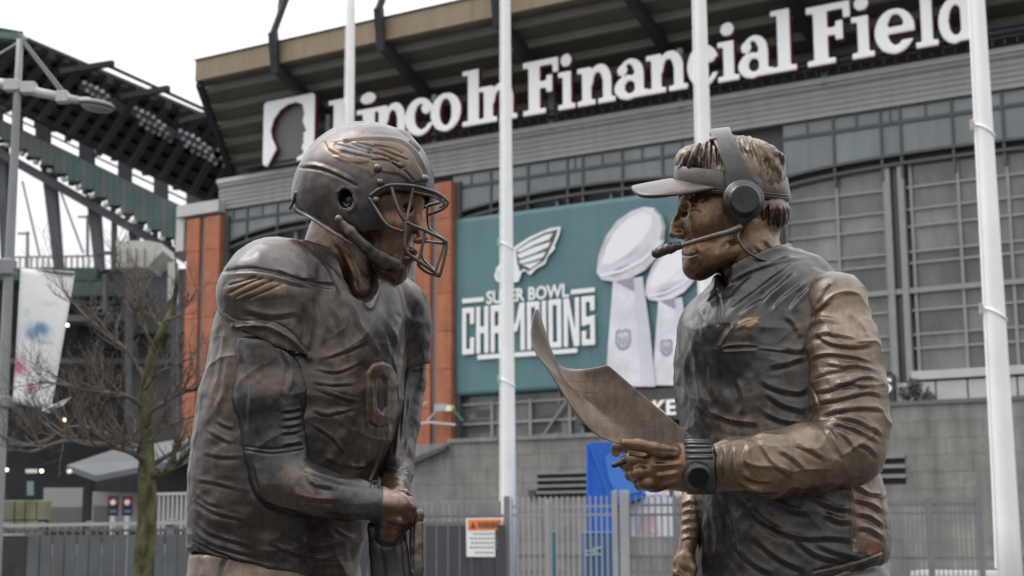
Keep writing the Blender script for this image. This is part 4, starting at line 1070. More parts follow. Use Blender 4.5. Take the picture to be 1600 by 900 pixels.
for i in range(n1 + 1):
    for k in range(n2 + 1):
        s_, t_ = i / n1, k / n2
        x = (cs[0][0] * (1 - s_) + cs[1][0] * s_) * (1 - t_) + (cs[3][0] * (1 - s_) + cs[2][0] * s_) * t_; y = (cs[0][1] * (1 - s_) + cs[1][1] * s_) * (1 - t_) + (cs[3][1] * (1 - s_) + cs[2][1] * s_) * t_
        V.append(at_y(x, y, YL + .03 * math.sin(5 * t_ + 2 * s_) + .1 * (1 - t_) * s_)); UVs.append((s_, t_))
for i in range(n1):
    for k in range(n2): Fc.append((i * (n2 + 1) + k, (i + 1) * (n2 + 1) + k, (i + 1) * (n2 + 1) + k + 1, i * (n2 + 1) + k + 1))
me = mesh_of('pole_banner', V, Fc); ul = me.uv_layers.new(name='uv')
for lp_ in me.loops: ul.data[lp_.index].uv = UVs[lp_.vertex_index]
pb = empty('pole_banner', at_y(50, 640, YL), 'white pole banner printed with a blue and pink face, its lower corner torn loose', 'banner')
o = link('banner_cloth', me, face_print(), pb, True); md = o.modifiers.new('t', 'SOLIDIFY'); md.thickness = .006
fl = [(66, 640, 0), (80, 634, .02), (112, 620, -.1), (98, 634, -.06), (84, 638, .02), (78, 646, .05), (66, 642, 0)]
me = mesh_of('loose_corner', [at_y(x, y, YL + d - .02) for x, y, d in fl], [(0, 1, 2, 3, 4, 5, 6)])
o = link('loose_corner', me, mat('banner_cloth_white', (.7, .7, .69), .7), pb); md = o.modifiers.new('t', 'SOLIDIFY'); md.thickness = .006

# bare tree
YT = 12.0
M_BARK = mat('lichen_bark', (.075, .072, .036), .95, var=.8, scale=14, bump=1.0, bscale=36, stretch=(1, 1, .4), spec=.2)
M_TWIG = mat('twig_bark', (.085, .07, .056), .85, var=.35, scale=8, bump=.3)
tree = empty('bare_tree', np.array((at_y(226, 826, YT)[0], YT, 0)), 'leafless young tree with mossy trunk beside the street lamp', 'tree')
T = lambda x, y, d=0.0: at_y(x, y, YT + d)
rp = lambda w: w / 2 / F_PX * YT
tb = np.array((T(223, 900)[0], YT, 0))
tr = spline([tb, T(224, 900), T(230, 800), T(229, 740), T(230, 690, .05), T(226, 640), T(232, 590, .05), T(240, 548, .02), T(256, 512), T(270, 478, .1), T(276, 440), T(274, 404, .1)], 6)
MB().tube(tr, np.interp(np.arange(len(tr)), [0, 6, 12, 18, 24, 36, 48, 66], [rp(44), rp(33), rp(30), rp(28), rp(21), rp(19), rp(13), rp(3)]), 12).build('trunk', M_BARK, tree, True)
random.seed(21)
def grow(p, d, ln, r, lev, parent):
    """One limb with its own side twigs, as a single mesh."""
    mb = MB()
    def rec(p, d, ln, r, lev):
        n = 6; pts, rs = [p], [r]; q = p.copy(); dd = d.copy()
        for i in range(n):
            dd = dd + np.array((random.uniform(-.15, .15), random.uniform(-.15, .15), random.uniform(-.08, .14))); dd /= np.linalg.norm(dd); q = q + dd * ln / n; pts.append(q.copy()); rs.append(max(.0013, r * (1 - .8 * (i + 1) / n)))
        mb.tube(pts, rs, 6 if lev < 2 else 5)
        if lev < 4:
            for i in range(1, n + 1):
                for _ in range(1):
                    if random.random() < (.9 if lev < 3 else .55):
                        sd = np.array((random.uniform(-1, 1), random.uniform(-.8, .8), random.uniform(-.3, 1.0))); sd = dd * .75 + sd * .75; sd /= np.linalg.norm(sd)
                        rec(pts[i], sd, ln * random.uniform(.35, .6), max(.0018, rs[i] * .6), lev + 1)
    rec(p, d, ln, r, lev); return mb.build('limb', M_TWIG, parent, True)
def limb(px_pts, w0, w1, side_n, side_len, m=None):
    side_n = int(side_n * 1.9) + 1
    P = spline([T(*p) for p in px_pts], 6); R = np.linspace(rp(w0), rp(w1), len(P))
    MB().tube(P, R, 8).build('branch', m or M_TWIG, tree, True)
    for i in range(side_n):
        k = random.randint(2, len(P) - 2); dd = P[k + 1] - P[k]; dd /= np.linalg.norm(dd)
        sd = dd * .6 + np.array((random.uniform(-.7, .7), random.uniform(-.8, .8), random.uniform(-.2, 1.0))); sd /= np.linalg.norm(sd)
        grow(P[k], sd, side_len * random.uniform(.6, 1.2), R[k] * .6, 2, tree)
limb([(229, 745), (255, 738, -.1), (280, 722, -.2), (300, 700, -.25), (318, 668, -.3)], 14, 5, 5, .35, M_BARK)
limb([(232, 730), (262, 712, .1), (285, 700, .1), (304, 690, .15)], 9, 4, 4, .3)
limb([(226, 720), (200, 704, -.2), (150, 694, -.3), (100, 690, -.3), (50, 706, -.3), (12, 704, -.4)], 12, 4, 9, .5)
limb([(224, 700), (190, 690, .2), (150, 672, .3), (110, 668, .3), (70, 690, .4), (10, 694, .4)], 9, 3, 8, .45)
limb([(228, 640), (205, 622, -.1), (180, 615, -.15), (140, 612, -.2), (100, 602, -.3), (60, 596, -.3)], 9, 3, 8, .45)
limb([(232, 600), (212, 566, .1), (190, 540, .1), (165, 520, .2), (140, 500, .2), (112, 470, .3)], 8, 3, 7, .45)
limb([(242, 548), (228, 520, -.1), (214, 490, -.1), (195, 462, -.2), (180, 432, -.2)], 7, 2.5, 6, .4)
limb([(256, 515), (236, 490, .2), (222, 470, .2), (208, 440, .3)], 6, 2.5, 5, .35)
limb([(226, 650), (252, 632, -.1), (280, 616, -.1), (310, 606, -.2), (334, 596, -.2)], 8, 3, 6, .35)
limb([(231, 690), (250, 672, .1), (275, 660, .15), (310, 648, .2)], 7, 3, 5, .35)
limb([(262, 500), (280, 492, 0), (296, 470, .1), (310, 452, .1)], 5, 2, 4, .3)
limb([(152, 672, .3), (150, 640, .2), (156, 600, .2), (140, 570, .1)], 5, 2, 5, .3)
limb([(120, 690, -.3), (128, 650, -.3), (120, 616, -.3)], 4, 2, 4, .3)
limb([(66, 700, -.3), (50, 670, -.3), (56, 640, -.3)], 4, 2, 4, .3)
limb([(226, 610), (240, 590, -.15), (262, 575, -.2), (300, 560, -.2)], 5, 2, 5, .3)

# ================================================================== fences and things behind them
M_FN = mat('grey_fence_paint', (.16, .165, .17), .5, var=.1, scale=3); M_FNL = mat('pale_fence_paint', (.3, .3, .295), .5, var=.1, scale=3)
def fence(name, pts, zt, rails, spacing, w, m, lab, posts, back=None, cat='fence'):
    """pts: ground line [(X, Y), (X, Y)]; each picket is a part."""
    a, b = np.array((*pts[0], 0.)), np.array((*pts[1], 0.)); L = np.linalg.norm(b - a); d = (b - a) / L; nn = np.cross(d, UP)
    o = empty(name, (a + b) / 2, lab, cat, 'steel picket fences'); ax = (d, nn, UP)
    pm = MB().box((0, 0, zt / 2), (w, w, zt), ax); tip = zt
    pm.add([(-d * w / 2 - nn * w / 2) + UP * zt, (d * w / 2 - nn * w / 2) + UP * zt, (d * w / 2 + nn * w / 2) + UP * zt, (-d * w / 2 + nn * w / 2) + UP * zt, UP * (zt + w * 1.6)], [(0, 1, 4), (1, 2, 4), (2, 3, 4), (3, 0, 4)])
    me = pm.mesh('picket'); me.materials.append(m)
    n = int(L / spacing)
    for i in range(n + 1):
        q = bpy.data.objects.new('picket', me); COL.objects.link(q); q.parent = o; q.matrix_parent_inverse = parent_world(o).inverted(); q.location = a + d * (i * spacing)
    for z in rails: MB().box((a + b) / 2 + UP * z - nn * w * .8, (L, w * .55, w * 1.5), ax).build('rail', m, o)
    for t_, pw, ph in posts: MB().box(a + d * (L * t_) + UP * ph / 2 + nn * .01, (pw, pw, ph), ax).build('post', m, o, bevel=.008)
    if back:
        k = int(L / .2)
        for i in range(k): MB().box(a + d * ((i + .5) * L / k) + UP * back[0] / 2 + nn * .12, (L / k - .02, .02, back[0]), ax).build('backing_board', back[1], o)
    return o
X_ = lambda px, Y: at_y(px, 800, Y)[0]
zF = lambda y, Y: at_y(800, y, Y)[2]
YF = 27.0
fence('picket_fence', [(X_(560, YF + .4), YF + .4), (X_(792, YF), YF)], zF(786, YF), (zF(806, YF), zF(817, YF)), .108, .03, M_FN, 'grey picket fence over dark boards, carrying the warning sign',
      ((1.0, .1, zF(775, YF)), (.0, .09, zF(784, YF))), (zF(820, YF), mat('dark_boards', (.045, .048, .055), .7, var=.2)))
fence('picket_fence', [(X_(800, YF), YF), (X_(966, YF - .3), YF - .3)], zF(779, YF), (zF(792, YF), zF(805, YF)), .1, .028, M_FNL, 'pale grey picket fence panel in front of the blue tent',
      ((.34, .06, zF(782, YF)), (.97, .1, zF(768, YF)), (1.06, .16, zF(768, YF))))
fence('picket_fence', [(X_(984, YF - .3), YF - .3), (X_(1180, YF - .6), YF - .6)], zF(778, YF), (zF(791, YF), zF(806, YF)), .112, .028, M_FN, 'grey picket fence panel in front of the white tent wall', ((.36, .07, zF(776, YF)), (1.0, .09, zF(776, YF))))
YR = 36.0
fence('picket_fence', [(X_(1330, YR), YR), (X_(1530, YR - 1), YR - 1)], zF(783, YR), (zF(792, YR), zF(806, YR)), .108, .026, M_FN, 'dark picket fence against the stone wall right of the coach', ((.62, .12, zF(780, YR)), (1.0, .14, zF(779, YR))))
YLF = 22.0
fence('picket_fence', [(X_(-40, YLF + 1), YLF + 1), (X_(345, YLF), YLF)], zF(822, YLF), (zF(825, YLF), zF(834, YLF)), .13, .026, M_FN, 'grey picket fence behind the mossy tree trunk', ((.14, .07, zF(812, YLF)), (.29, .07, zF(811, YLF)), (.48, .07, zF(810, YLF)), (.81, .12, zF(808, YLF))),
      (zF(832, YLF), mat('grey_mesh_boards', (.085, .09, .095), .8, var=.2)))
MB().beam((X_(-40, YLF + 1), YLF + .9, zF(817, YLF)), (X_(345, YLF), YLF - .1, zF(813, YLF)), .05, .05).build('top_rail', M_FNL, bpy.data.objects['picket_fence.004'])

# warning sign
ws_ = empty('warning_sign', at_y(757, 870, YF - .08), 'white and orange WARNING sign on the picket fence', 'sign')
SY = YF - .1
sp_ = lambda x, y, o=0: at_y(x, y, SY - o)
MB().prism([sp_(729, 870), sp_(786, 870), sp_(785, 809), sp_(728, 810)], np.array((0, .02, 0))).build('sign_board', mat('sign_white', (.78, .78, .77), .5, var=.02), ws_)
MB().prism([sp_(731, 829, .006), sp_(784, 828, .006), sp_(784, 811, .006), sp_(731, 812, .006)], np.array((0, .004, 0))).build('sign_header', mat('sign_orange', (.85, .22, .03), .5), ws_)
MB().prism([sp_(734, 826, .012), sp_(744, 826, .012), sp_(739, 815, .012)], np.array((0, .004, 0))).build('warning_triangle', M_MULL, ws_)
text_quad('lettering', 'WARNING', sp_(746, 826, .012), sp_(781, 825, .012), sp_(746, 815, .012), M_MULL, ws_, (0, -1, 0), .03, .004)
for y, x0, x1 in ((834, 739, 776), (841, 734, 781), (848, 736, 779), (855, 734, 780), (863, 742, 772)):
    n = 7
    for i in range(n):
        a, b = x0 + (x1 - x0) * i / n, x0 + (x1 - x0) * (i + .78) / n
        MB().prism([sp_(a, y + 1.2, .006), sp_(b, y + 1.2, .006), sp_(b, y - 1.0, .006), sp_(a, y - 1.0, .006)], np.array((0, .003, 0))).build('text_line', M_FRAME if i % 3 else M_FRAME, ws_)

# blue tent, white tent wall, bin and post behind the fence
YB = 31.0
M_BLUE = mat('blue_tent_cloth', (.03, .125, .5), .75, var=.15, scale=1.5, spec=.2); M_BLUE2 = mat('blue_tent_panel', (.065, .2, .58), .75, var=.1, scale=1.5, spec=.2)
bt = empty('blue_tent', np.array((X_(950, YB), YB, 0)), 'bright blue pointed tent behind the picket fence', 'tent')
q = lambda x, y, d=0.0: at_y(x, y, YB + d)
g0 = lambda x, d=0.0: np.array((X_(x, YB + d), YB + d, 0.0))
zz_ = lambda p: np.array((p[0], YB, p[2]))
MB().prism([g0(957), q(957, 792), q(1000, 779), q(1004, 770), q(966, 690), q(919, 692), g0(919)], np.array((.3, 2.4, 0))).build('tent_wall', M_BLUE, bt)
MB().prism([q(945, 716, -.03), q(964, 693, -.03), q(1000, 768, -.03), q(966, 778, -.03), q(951, 748, -.03)], np.array((0, .02, 0))).build('tent_panel', M_BLUE2, bt)
MB().tube([q(920, 692, -.02), q(957, 792, -.02)], .012).build('tent_seam', M_BLUE2, bt)
MB().tube([g0(918, -.05), q(918, 694, -.05)], .03).build('tent_pole', M_BLUE, bt)
bb = empty('blue_bin', np.array((X_(932, 29.5), 29.5, 0)), 'dark blue bin with pale letters behind the fence', 'bin')
M_BB = mat('bin_blue', (.03, .1, .24), .6, var=.15)
zb1 = zF(836, 29.5)
MB().box((X_(932, 29.5), 29.5, zb1 / 2), (.56, .5, zb1)).build('bin_body', M_BB, bb, bevel=.03); MB().box((X_(932, 29.5), 29.5, zb1 + .03), (.6, .54, .05)).build('bin_lid', mat('bin_lid_blue', (.04, .16, .32), .5), bb, bevel=.02)
text_quad('lettering', 'cdC', at_y(914, 868, 29.2), at_y(942, 867, 29.2), at_y(914, 855, 29.2), mat('pale_lettering', (.5, .58, .65), .6), bb, (0, -1, 0), .01, .01)
bp = empty('blue_post', np.array((X_(865, 29.5), 29.5, 0)), 'slim dark teal post between the fence pickets', 'post')
zp = zF(833, 29.5)
MB().box((X_(865, 29.5), 29.5, zp / 2), (.14, .12, zp)).build('post_body', mat('teal_post', (.05, .14, .2), .5), bp, bevel=.02); MB().box((X_(865, 29.5), 29.5, zp + .015), (.165, .15, .03)).build('post_cap', mat('teal_cap', (.08, .22, .28), .5), bp, bevel=.01)
YW = 33.0
wt = empty('white_tent', np.array((X_(1015, YW), YW, 0)), 'white tent side wall with faint pink print behind the fence', 'tent')
wq = lambda x, y, d=0.0: at_y(x, y, YW + d)
o = MB().prism([wq(974, 838), wq(1052, 838), wq(1052, 776), wq(974, 776)], np.array((0, .03, 0))).build('side_wall', mat('white_canvas', (.8, .8, .8), .7, var=.03), wt)
MB().prism([wq(998, 834, -.02), wq(1030, 834, -.02), wq(1026, 800, -.02), wq(1002, 804, -.02)], np.array((0, .01, 0))).build('pink_print', mat('pale_pink', (.7, .5, .52), .7, var=.2, scale=3), wt)
for x in (973, 1053): MB().tube([np.array((X_(x, YW), YW, 0)), wq(x, 770)], .03).build('tent_leg', M_LIGHTG, wt)
mb = MB().box((X_(1014, YW + 1), YW + 1, zF(772, YW)), (1.3, 1.8, .08)); mb.build('tent_top', mat('white_canvas', (.8, .8, .8), .7), wt)
# colourful flags strung above the tent
cols = [('peach', (.75, .5, .38)), ('white', (.8, .8, .8)), ('lilac', (.55, .45, .7)), ('pink', (.75, .5, .52)), ('dark', (.1, .08, .1))]
for i, (x, w) in enumerate(((1000, 10), (1013, 9), (1026, 9), (1037, 10), (1049, 9), (1060, 8))):
    nm, c = cols[i % 5]
    fo = empty('pennant', at_y(x, 772, YW - .4), '%s cloth pennant, number %d from the left above the white tent' % (nm, i + 1) if False else {'peach': 'peach coloured cloth pennant above the white tent', 'white': 'white cloth pennant above the white tent', 'lilac': 'lilac cloth pennant above the white tent', 'pink': 'pale pink cloth pennant above the white tent', 'dark': 'dark cloth pennant above the white tent'}[nm] + (' nearest the green flag' if i == 5 else ''), 'pennant', 'pennants above the white tent')
    MB().prism([at_y(x - w / 2, 756 + i % 2 * 3, YW - .4), at_y(x + w / 2, 755, YW - .4), at_y(x + w / 2 - 1, 774, YW - .4), at_y(x - w / 2 + 2, 778, YW - .4)], np.array((0, .02, 0))).build('cloth', mat('pennant_' + nm, c, .7), fo)
gf = empty('green_flag', np.array((X_(1073, YW), YW - .3, 0)), 'small light green flag beside the coach hip', 'flag')
MB().prism([at_y(1068, 800, YW - .3), at_y(1078, 796, YW - .3), at_y(1082, 764, YW - .3), at_y(1069, 766, YW - .3)], np.array((0, .02, 0))).build('flag_cloth', mat('light_green_cloth', (.2, .6, .3), .7), gf)
MB().tube([np.array((X_(1082, YW), YW - .3, 0)), at_y(1082, 760, YW - .3)], .015).build('flag_staff', M_LIGHTG, gf)

# kiosk with pale canopy at the left, round signs, low wall
YK = 38.0
kk = empty('kiosk', np.array((X_(200, YK), YK, 0)), 'ticket kiosk with pale slanted canopy behind the bare tree', 'kiosk')
k_ = lambda x, y, d=0.0: at_y(x, y, YK + d)
mb = MB().prism([k_(104, 736, -2), k_(172, 713, -1), k_(308, 690, 2), k_(330, 712, 2), k_(300, 722, 0), k_(150, 752, -2)], UP * .14); mb.build('canopy', mat('canopy_grey', (.13, .135, .14), .7, var=.15, spec=.2), kk)
mb = MB().prism([k_(104, 735, -2.1), k_(172, 711, -1.1), k_(308, 687, 1.9), k_(308, 692, 1.9), k_(172, 719, -1.1), k_(106, 740, -2.1)], np.array((0, .2, .0))); mb.build('canopy_edge', M_WHITE, kk)
M_KB = mat('kiosk_black', (.012, .012, .013), .6)
MB().prism([k_(150, 750, 1), k_(345, 716, 1), k_(345, 772, 1), k_(150, 768, 1)], np.array((0, .4, 0))).build('canopy_underside', M_KB, kk)
for x in (136,): MB().box((X_(x, YK - 1), YK - 1, zF(752, YK) / 2), (.18, .18, zF(752, YK))).build('canopy_post', M_KB, kk)
M_KW = mat('kiosk_wall', (.26, .255, .25), .7, var=.1)
for x0, x1, y0, y1, m in ((68, 128, 762, 795, M_KW), (76, 128, 792, 830, mat('kiosk_shutter', (.1, .1, .1), .6)), (142, 345, 768, 830, M_KW), (146, 168, 790, 830, mat('kiosk_shutter', (.1, .1, .1), .6))):
    MB().prism([k_(x0, y1, 1.6 if m is M_KW else 1.55), k_(x1, y1, 1.6 if m is M_KW else 1.55), k_(x1, y0, 1.6 if m is M_KW else 1.55), k_(x0, y0, 1.6 if m is M_KW else 1.55)], np.array((0, .3, 0))).build('kiosk_panel', m, kk)
for k in range(14): MB().tube([np.array((X_(242 + k * 7, YK - 1), YK - 1, 0)), k_(242 + k * 7, 772, -1)], .022, 6).build('queue_rail', M_LIGHTG, kk)
MB().beam(k_(238, 772, -1), k_(340, 770, -1), .06, .06).build('queue_rail', M_LIGHTG, kk)
YS = 30.0
for i, (x, lab) in enumerate(((177, 'black red-disc notice post, left of the pair under the canopy'), (199, 'black red-disc notice post, right of the pair, next to the tree trunk'), (3, 'black red-disc notice post at the left edge by the stone wall'))):
    so = empty('notice_post', np.array((X_(x, YS), YS, 0)), lab, 'sign', 'notice posts with red and white discs')
    c = at_y(x, 790, YS); MB().box((c[0], YS, at_y(x, 806, YS)[2] / 2), (.08, .08, at_y(x, 806, YS)[2])).build('post', M_LIGHTG, so)
    MB().box((c[0], YS, (at_y(x, 806, YS)[2] + at_y(x, 774, YS)[2]) / 2), (.2, .05, at_y(x, 774, YS)[2] - at_y(x, 806, YS)[2])).build('notice_panel', M_KB, so, bevel=.01)
    d = at_y(x, 785, YS - .05)
    for r_, m, e in ((.078, mat('disc_red', (.34, .04, .04), .5), 0), (.05, mat('disc_white', (.6, .6, .6), .5), .012)): MB().tube([d - np.array((0, e, 0)), d - np.array((0, e + .01, 0))], r_, 18).build('disc', m, so)
    MB().box(at_y(x, 799, YS - .06), (.13, .01, .06)).build('notice_strip', mat('notice_blue', (.08, .12, .2), .5), so)
lw = empty('low_stone_wall', np.array((X_(35, 26), 26, 0)), 'low mossy stone wall behind the left picket fence', 'wall')
random.seed(4)
zt_ = zF(777, 26)
M_MOSS = mat('mossy_stone', (.16, .15, .1), .9, var=.35, scale=2, bump=.5, bscale=12)
for r in range(6):
    x = X_(8, 26); 
    while x < X_(66, 26):
        w = random.uniform(.12, .24); h = zt_ / 6; MB().box((x + w / 2, 26, h * (r + .5)), (w - .012, .4 + random.uniform(-.02, .02), h - .012)).build('stone', M_MOSS, lw, bevel=.015); x += w
wbn = empty('waste_bin', np.array((X_(22, 20), 20, 0)), 'dark waste bin in front of the left fence', 'bin')
zz = zF(832, 20)
MB().tube([np.array((X_(20, 20), 20, z)) for z in (0, .05, zz - .06, zz - .03)], [.19, .2, .2, .205], 20).build('bin_body', mat('bin_dark', (.03, .032, .034), .6, var=.3, scale=6), wbn, True)
MB().tube([np.array((X_(20, 20), 20, z)) for z in (zz - .028, zz, zz + .02)], [.212, .212, .15], 20).build('bin_lid', mat('bin_lid_dark', (.05, .05, .055), .5), wbn, True)
# plinth under the statues
pl = empty('statue_plinth', (0, STD + .1, 0), 'low dark granite plinth under both bronze statues', 'plinth')
M_GR = mat('dark_granite', (.07, .07, .072), .35, var=.3, scale=30)
MB().box((.1, STD + .1, .1), (2.9, 1.5, .2)).build('plinth_step', M_GR, pl, bevel=.01); MB().box((.1, STD + .1, .24), (2.7, 1.3, .079)).build('plinth_cap', M_GR, pl, bevel=.01)
# ================================================================== statue of the football player
BZ = bronze('bronze_patina', .32, .6)
BZ_S = bronze('bronze_skin', .3, .65)
BZ_M = bronze('bronze_matte_brown', .36, .5, .1, .25)
BZ_P = bronze('bronze_polished_dark', .3, .7)
C_JER = (.066, .053, .046)        # grey-brown jersey patina
C_DARK = (.032, .03, .03)
C_SLV = (.037, .035, .034)
C_SKIN = (.115, .06, .032)
C_GOLD = (.2, .125, .066)
C_HEL = (.085, .07, .065)
C_PANT = (.2, .145, .11)

plinth_z = .28
player = empty('player_statue', W3((L3(470, 826, 0)[0], 0, 0)) * np.array((1, 1, 0)) + np.array((0, 0, plinth_z)),
               'dark bronze statue of a football player in helmet and number nine jersey, hands clasped', 'statue', 'bronze statues')

def zpy(py, dy=0.0): return L3(800, py, dy)[2]
def box_field(x0, x1, y0, y1, d0, d1, h):
    a = [L3(x, y, d) for x in (x0, x1) for y in (y0, y1) for d in (d0, d1)]
    return Field(np.min(a, 0), np.max(a, 0), h)
def slices(tab, ang, asp):
    """tab rows: (py, px left, px right, dy centre[, aspect]) -> loft rows whose outline hits both edges."""
    out = []
    for r in tab:
        py, xl, xr, dy = r[:4]; a = r[4] if len(r) > 4 else asp
        pl, pr = L3(xl, py, dy), L3(xr, py, dy)
        hx = (pr[0] - pl[0]) / 2
        A = hx / math.sqrt(math.cos(ang) ** 2 + (a * math.sin(ang)) ** 2)
        out.append((pl[2], (pl[0] + pr[0]) / 2, (pl[1] + pr[1]) / 2, A, A * a, ang))
    return out

# ---- jersey ---------------------------------------------------------------
ANG = math.radians(43)              # shoulder axis: near shoulder left and close, far shoulder right and back
f = box_field(270, 705, 352, 925, -235, 225, 2.9)
# sleeves first, so that only they are cut at the hem
f.ell(L3(424, 462, -92), (79, 84, 84), k=26)
f.cone(L3(424, 470, -98), L3(425, 575, -112), 75, 66, k=18)
f.half(L3(424, 524, -112), (-.40, .25, -.88), 2, lo=L3(300, 640, -235), hi=L3(520, 430, 60))
f.cone(L3(424, 505, -106), L3(426, 600, -112), 57, 58, k=1, op='s')
f.ell(L3(634, 497, 92), (45, 56, 58), k=22)
f.cone(L3(640, 510, 95), L3(648, 600, 96), 36, 27, k=14)
f.half(L3(650, 576, 96), (.3, .1, -.95), 2, lo=L3(585, 660, 10), hi=L3(715, 520, 190))
f.cone(L3(646, 560, 96), L3(648, 620, 96), 23, 24, k=2, op='s')
f.loft(slices([(398, 448, 582, 5, .75), (425, 410, 610, 4, .75), (452, 378, 628, 2, .74), (497, 347, 634, 0, .74), (560, 333, 634, 0, .76), (624, 318, 628, 0, .78),
               (698, 309, 610, -4, .8), (754, 302, 592, -6, .8), (800, 298, 580, -8, .8), (831, 297, 571, -8, .8), (858, 299, 562, -8, .8), (884, 300, 556, -8, .8), (905, 302, 556, -8, .8)], ANG, .76), k=6)
# shoulder pads under the cloth
f.ell(L3(448, 424, -66), (72, 66, 48), k=26)
f.ell(L3(408, 448, -64), (56, 50, 52), k=20)
f.ell(L3(612, 470, 64), (52, 56, 42), k=20)
f.ell(L3(560, 500, -30), (62, 50, 76), k=30)           # chest plate
# neck opening with a V
f.cone(L3(534, 350, 0), L3(540, 430, -6), 56, 48, k=4, op='s')
f.chain([(L3(546, 385, -20), 44), (L3(564, 438, -70), 28), (L3(577, 464, -100), 10), (L3(583, 482, -116), 4)], k=3, op='s')
# hem cut, hollow below
f.half(L3(430, 892, -100), (-.22, -.1, -1), 2)
j = Sculpt(f, sub=1, smooth=2)
j.paint(C_JER)
shade = vnoise(j.V / 60, 4)
j.paint((.042, .034, .03), np.clip((j.py - 600) / 200, 0, 1) * .65)  # lower jersey darkened: shade painted into the colour
j.paint((.115, .102, .1), np.clip((470 - j.py) / 60, 0, 1) * .8)  # shoulder tops lightened: skylight painted into the colour
j.paint((.14, .13, .128), np.clip(1.2 - np.hypot((j.px - 606) / 60, (j.py - 500) / 80), 0, 1) * .8)  # lit chest below the collar, painted as a lighter patch
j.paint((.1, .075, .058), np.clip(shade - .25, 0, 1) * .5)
# yoke seam over the pad, drape folds
j.groove([(350, 424), (390, 419), (440, 428), (478, 440), (520, 446)], 3, 3.2, C_DARK, .6)
j.fold([(352, 430), (400, 428), (450, 438), (500, 446)], 5, 3.0, .5)
j.fold([(478, 388), (505, 415), (523, 446), (528, 470)], 6, 3.2, -.6)
j.fold([(446, 430), (470, 434), (500, 433)], 3.5, 2.2)
j.fold([(430, 418), (452, 428), (472, 432)], 3, 1.8)
for p in ([(490, 574), (526, 580), (566, 564)], [(486, 596), (520, 600), (556, 598)], [(492, 606), (540, 622), (562, 626)], [(488, 640), (512, 646), (560, 636)],
          [(484, 660), (520, 684), (540, 712)], [(505, 712), (540, 728), (575, 728)], [(500, 560), (540, 548), (580, 530)]):
    j.fold(p, 3.2, 1.5, .7)
for p in ([(338, 655), (352, 664), (366, 668)], [(322, 668), (348, 684), (362, 690)], [(318, 705), (345, 712), (380, 712)], [(306, 748), (332, 752), (372, 762)],
          [(303, 780), (340, 800), (388, 812)], [(300, 806), (322, 828), (352, 840), (390, 850)], [(300, 826), (325, 845), (362, 858), (402, 868)],
          [(300, 842), (330, 856), (372, 872), (420, 884)], [(440, 830), (490, 850), (548, 838)], [(450, 860), (500, 872), (552, 852)], [(420, 846), (470, 868), (530, 874)],
          [(306, 768), (322, 782), (344, 790)], [(520, 820), (545, 838), (562, 850)]):
    j.fold(p, 4.0, 1.9, .7)
for p in ([(352, 500), (344, 560), (330, 620)], [(358, 540), (350, 600), (338, 648)], [(600, 488), (618, 530), (626, 590)], [(560, 500), (580, 530), (596, 556)],
          [(545, 460), (562, 500), (568, 540)], [(520, 470), (538, 520), (545, 560)], [(500, 460), (508, 500), (502, 545)], [(484, 470), (486, 510), (484, 548)]):
    j.fold(p, 6, 2.4, .6)
for p in ([(380, 480), (420, 492), (466, 486)], [(372, 498), (400, 506), (440, 506)], [(640, 500), (655, 520), (650, 552)], [(622, 480), (640, 498), (662, 505)], [(612, 510), (625, 540), (640, 566)]):
    j.fold(p, 6, 2.6, .6)
# sleeve hem bands
j.groove([(350, 488), (372, 500), (424, 503), (460, 522), (484, 550)], 1.4, 1.4, C_DARK, .4); j.fold([(364, 510), (395, 510), (424, 513), (458, 534), (482, 560)], 3.6, 5, 0, False)
j.groove([(300, 846), (340, 866), (400, 884)], 1.6, 1.8, C_DARK, .5)
# collar band
j.fold([(486, 384), (520, 420), (556, 458), (578, 482), (590, 462), (594, 448)], 3.2, 2.6, 0)
# rubbed gold wing on the sleeve
for q in ([(352, 452), (368, 436), (402, 429), (424, 436), (448, 446), (444, 462), (414, 466), (388, 464), (364, 468), (356, 462)],):
    j.relief(q, 2.2, C_GOLD, 4, .75)
for p in ([(360, 458), (385, 446), (410, 436)], [(370, 464), (398, 452), (424, 440)], [(392, 466), (416, 456), (438, 446)], [(360, 446), (380, 440), (400, 434)]):
    j.groove(p, 1.8, 2.2, (.12, .075, .04), .7)
# raised number nine
nine = [(574, 582), (582, 570), (598, 566), (612, 572), (619, 586), (619, 640), (612, 690), (600, 730), (590, 752), (576, 752), (592, 720), (602, 684), (603, 664), (590, 668), (578, 660), (574, 640)]
j.relief(nine, 3.0, (.13, .088, .055), 1.8, .65)
hole = [(588, 590), (595, 585), (603, 592), (603, 636), (597, 646), (589, 638)]
j.relief(hole, -3.2, C_DARK, 1.6, .8)
edge = nine + [nine[0]]
j.groove(edge, 1.5, 1.2, (.19, .13, .08), .4)
j.refresh()
cm = np.clip((j.py - 470) / 60, .25, 1)
j.crease(60, 2.2, 71, (.6, .6, 1.1), cm); j.refresh(); j.crease(34, .9, 75, (.9, .9, .9), cm); j.refresh()
j.noise(34, 1.6, 1); j.noise(15, 1.0, 2); j.noise(90, 4, 3)
j.noise(16, .7, 5, (.45, .45, 1.4), np.clip((j.py - 540) / 100, 0, 1))
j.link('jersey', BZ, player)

# ---- body: neck, arms, hands, hips (one cast surface) ------------------------------
f = box_field(355, 700, 330, 880, -215, 175, 3.0)
f.chain([(L3(540, 345, 0), 52), (L3(532, 390, 2), 56), (L3(514, 440, 8), 56)], k=14)
f.cone(L3(560, 395, -18), L3(566, 455, -36), 22, 20, k=16)                   # throat
f.cone(L3(540, 370, -44), L3(562, 460, -46), 10, 10, k=14)                   # neck muscle
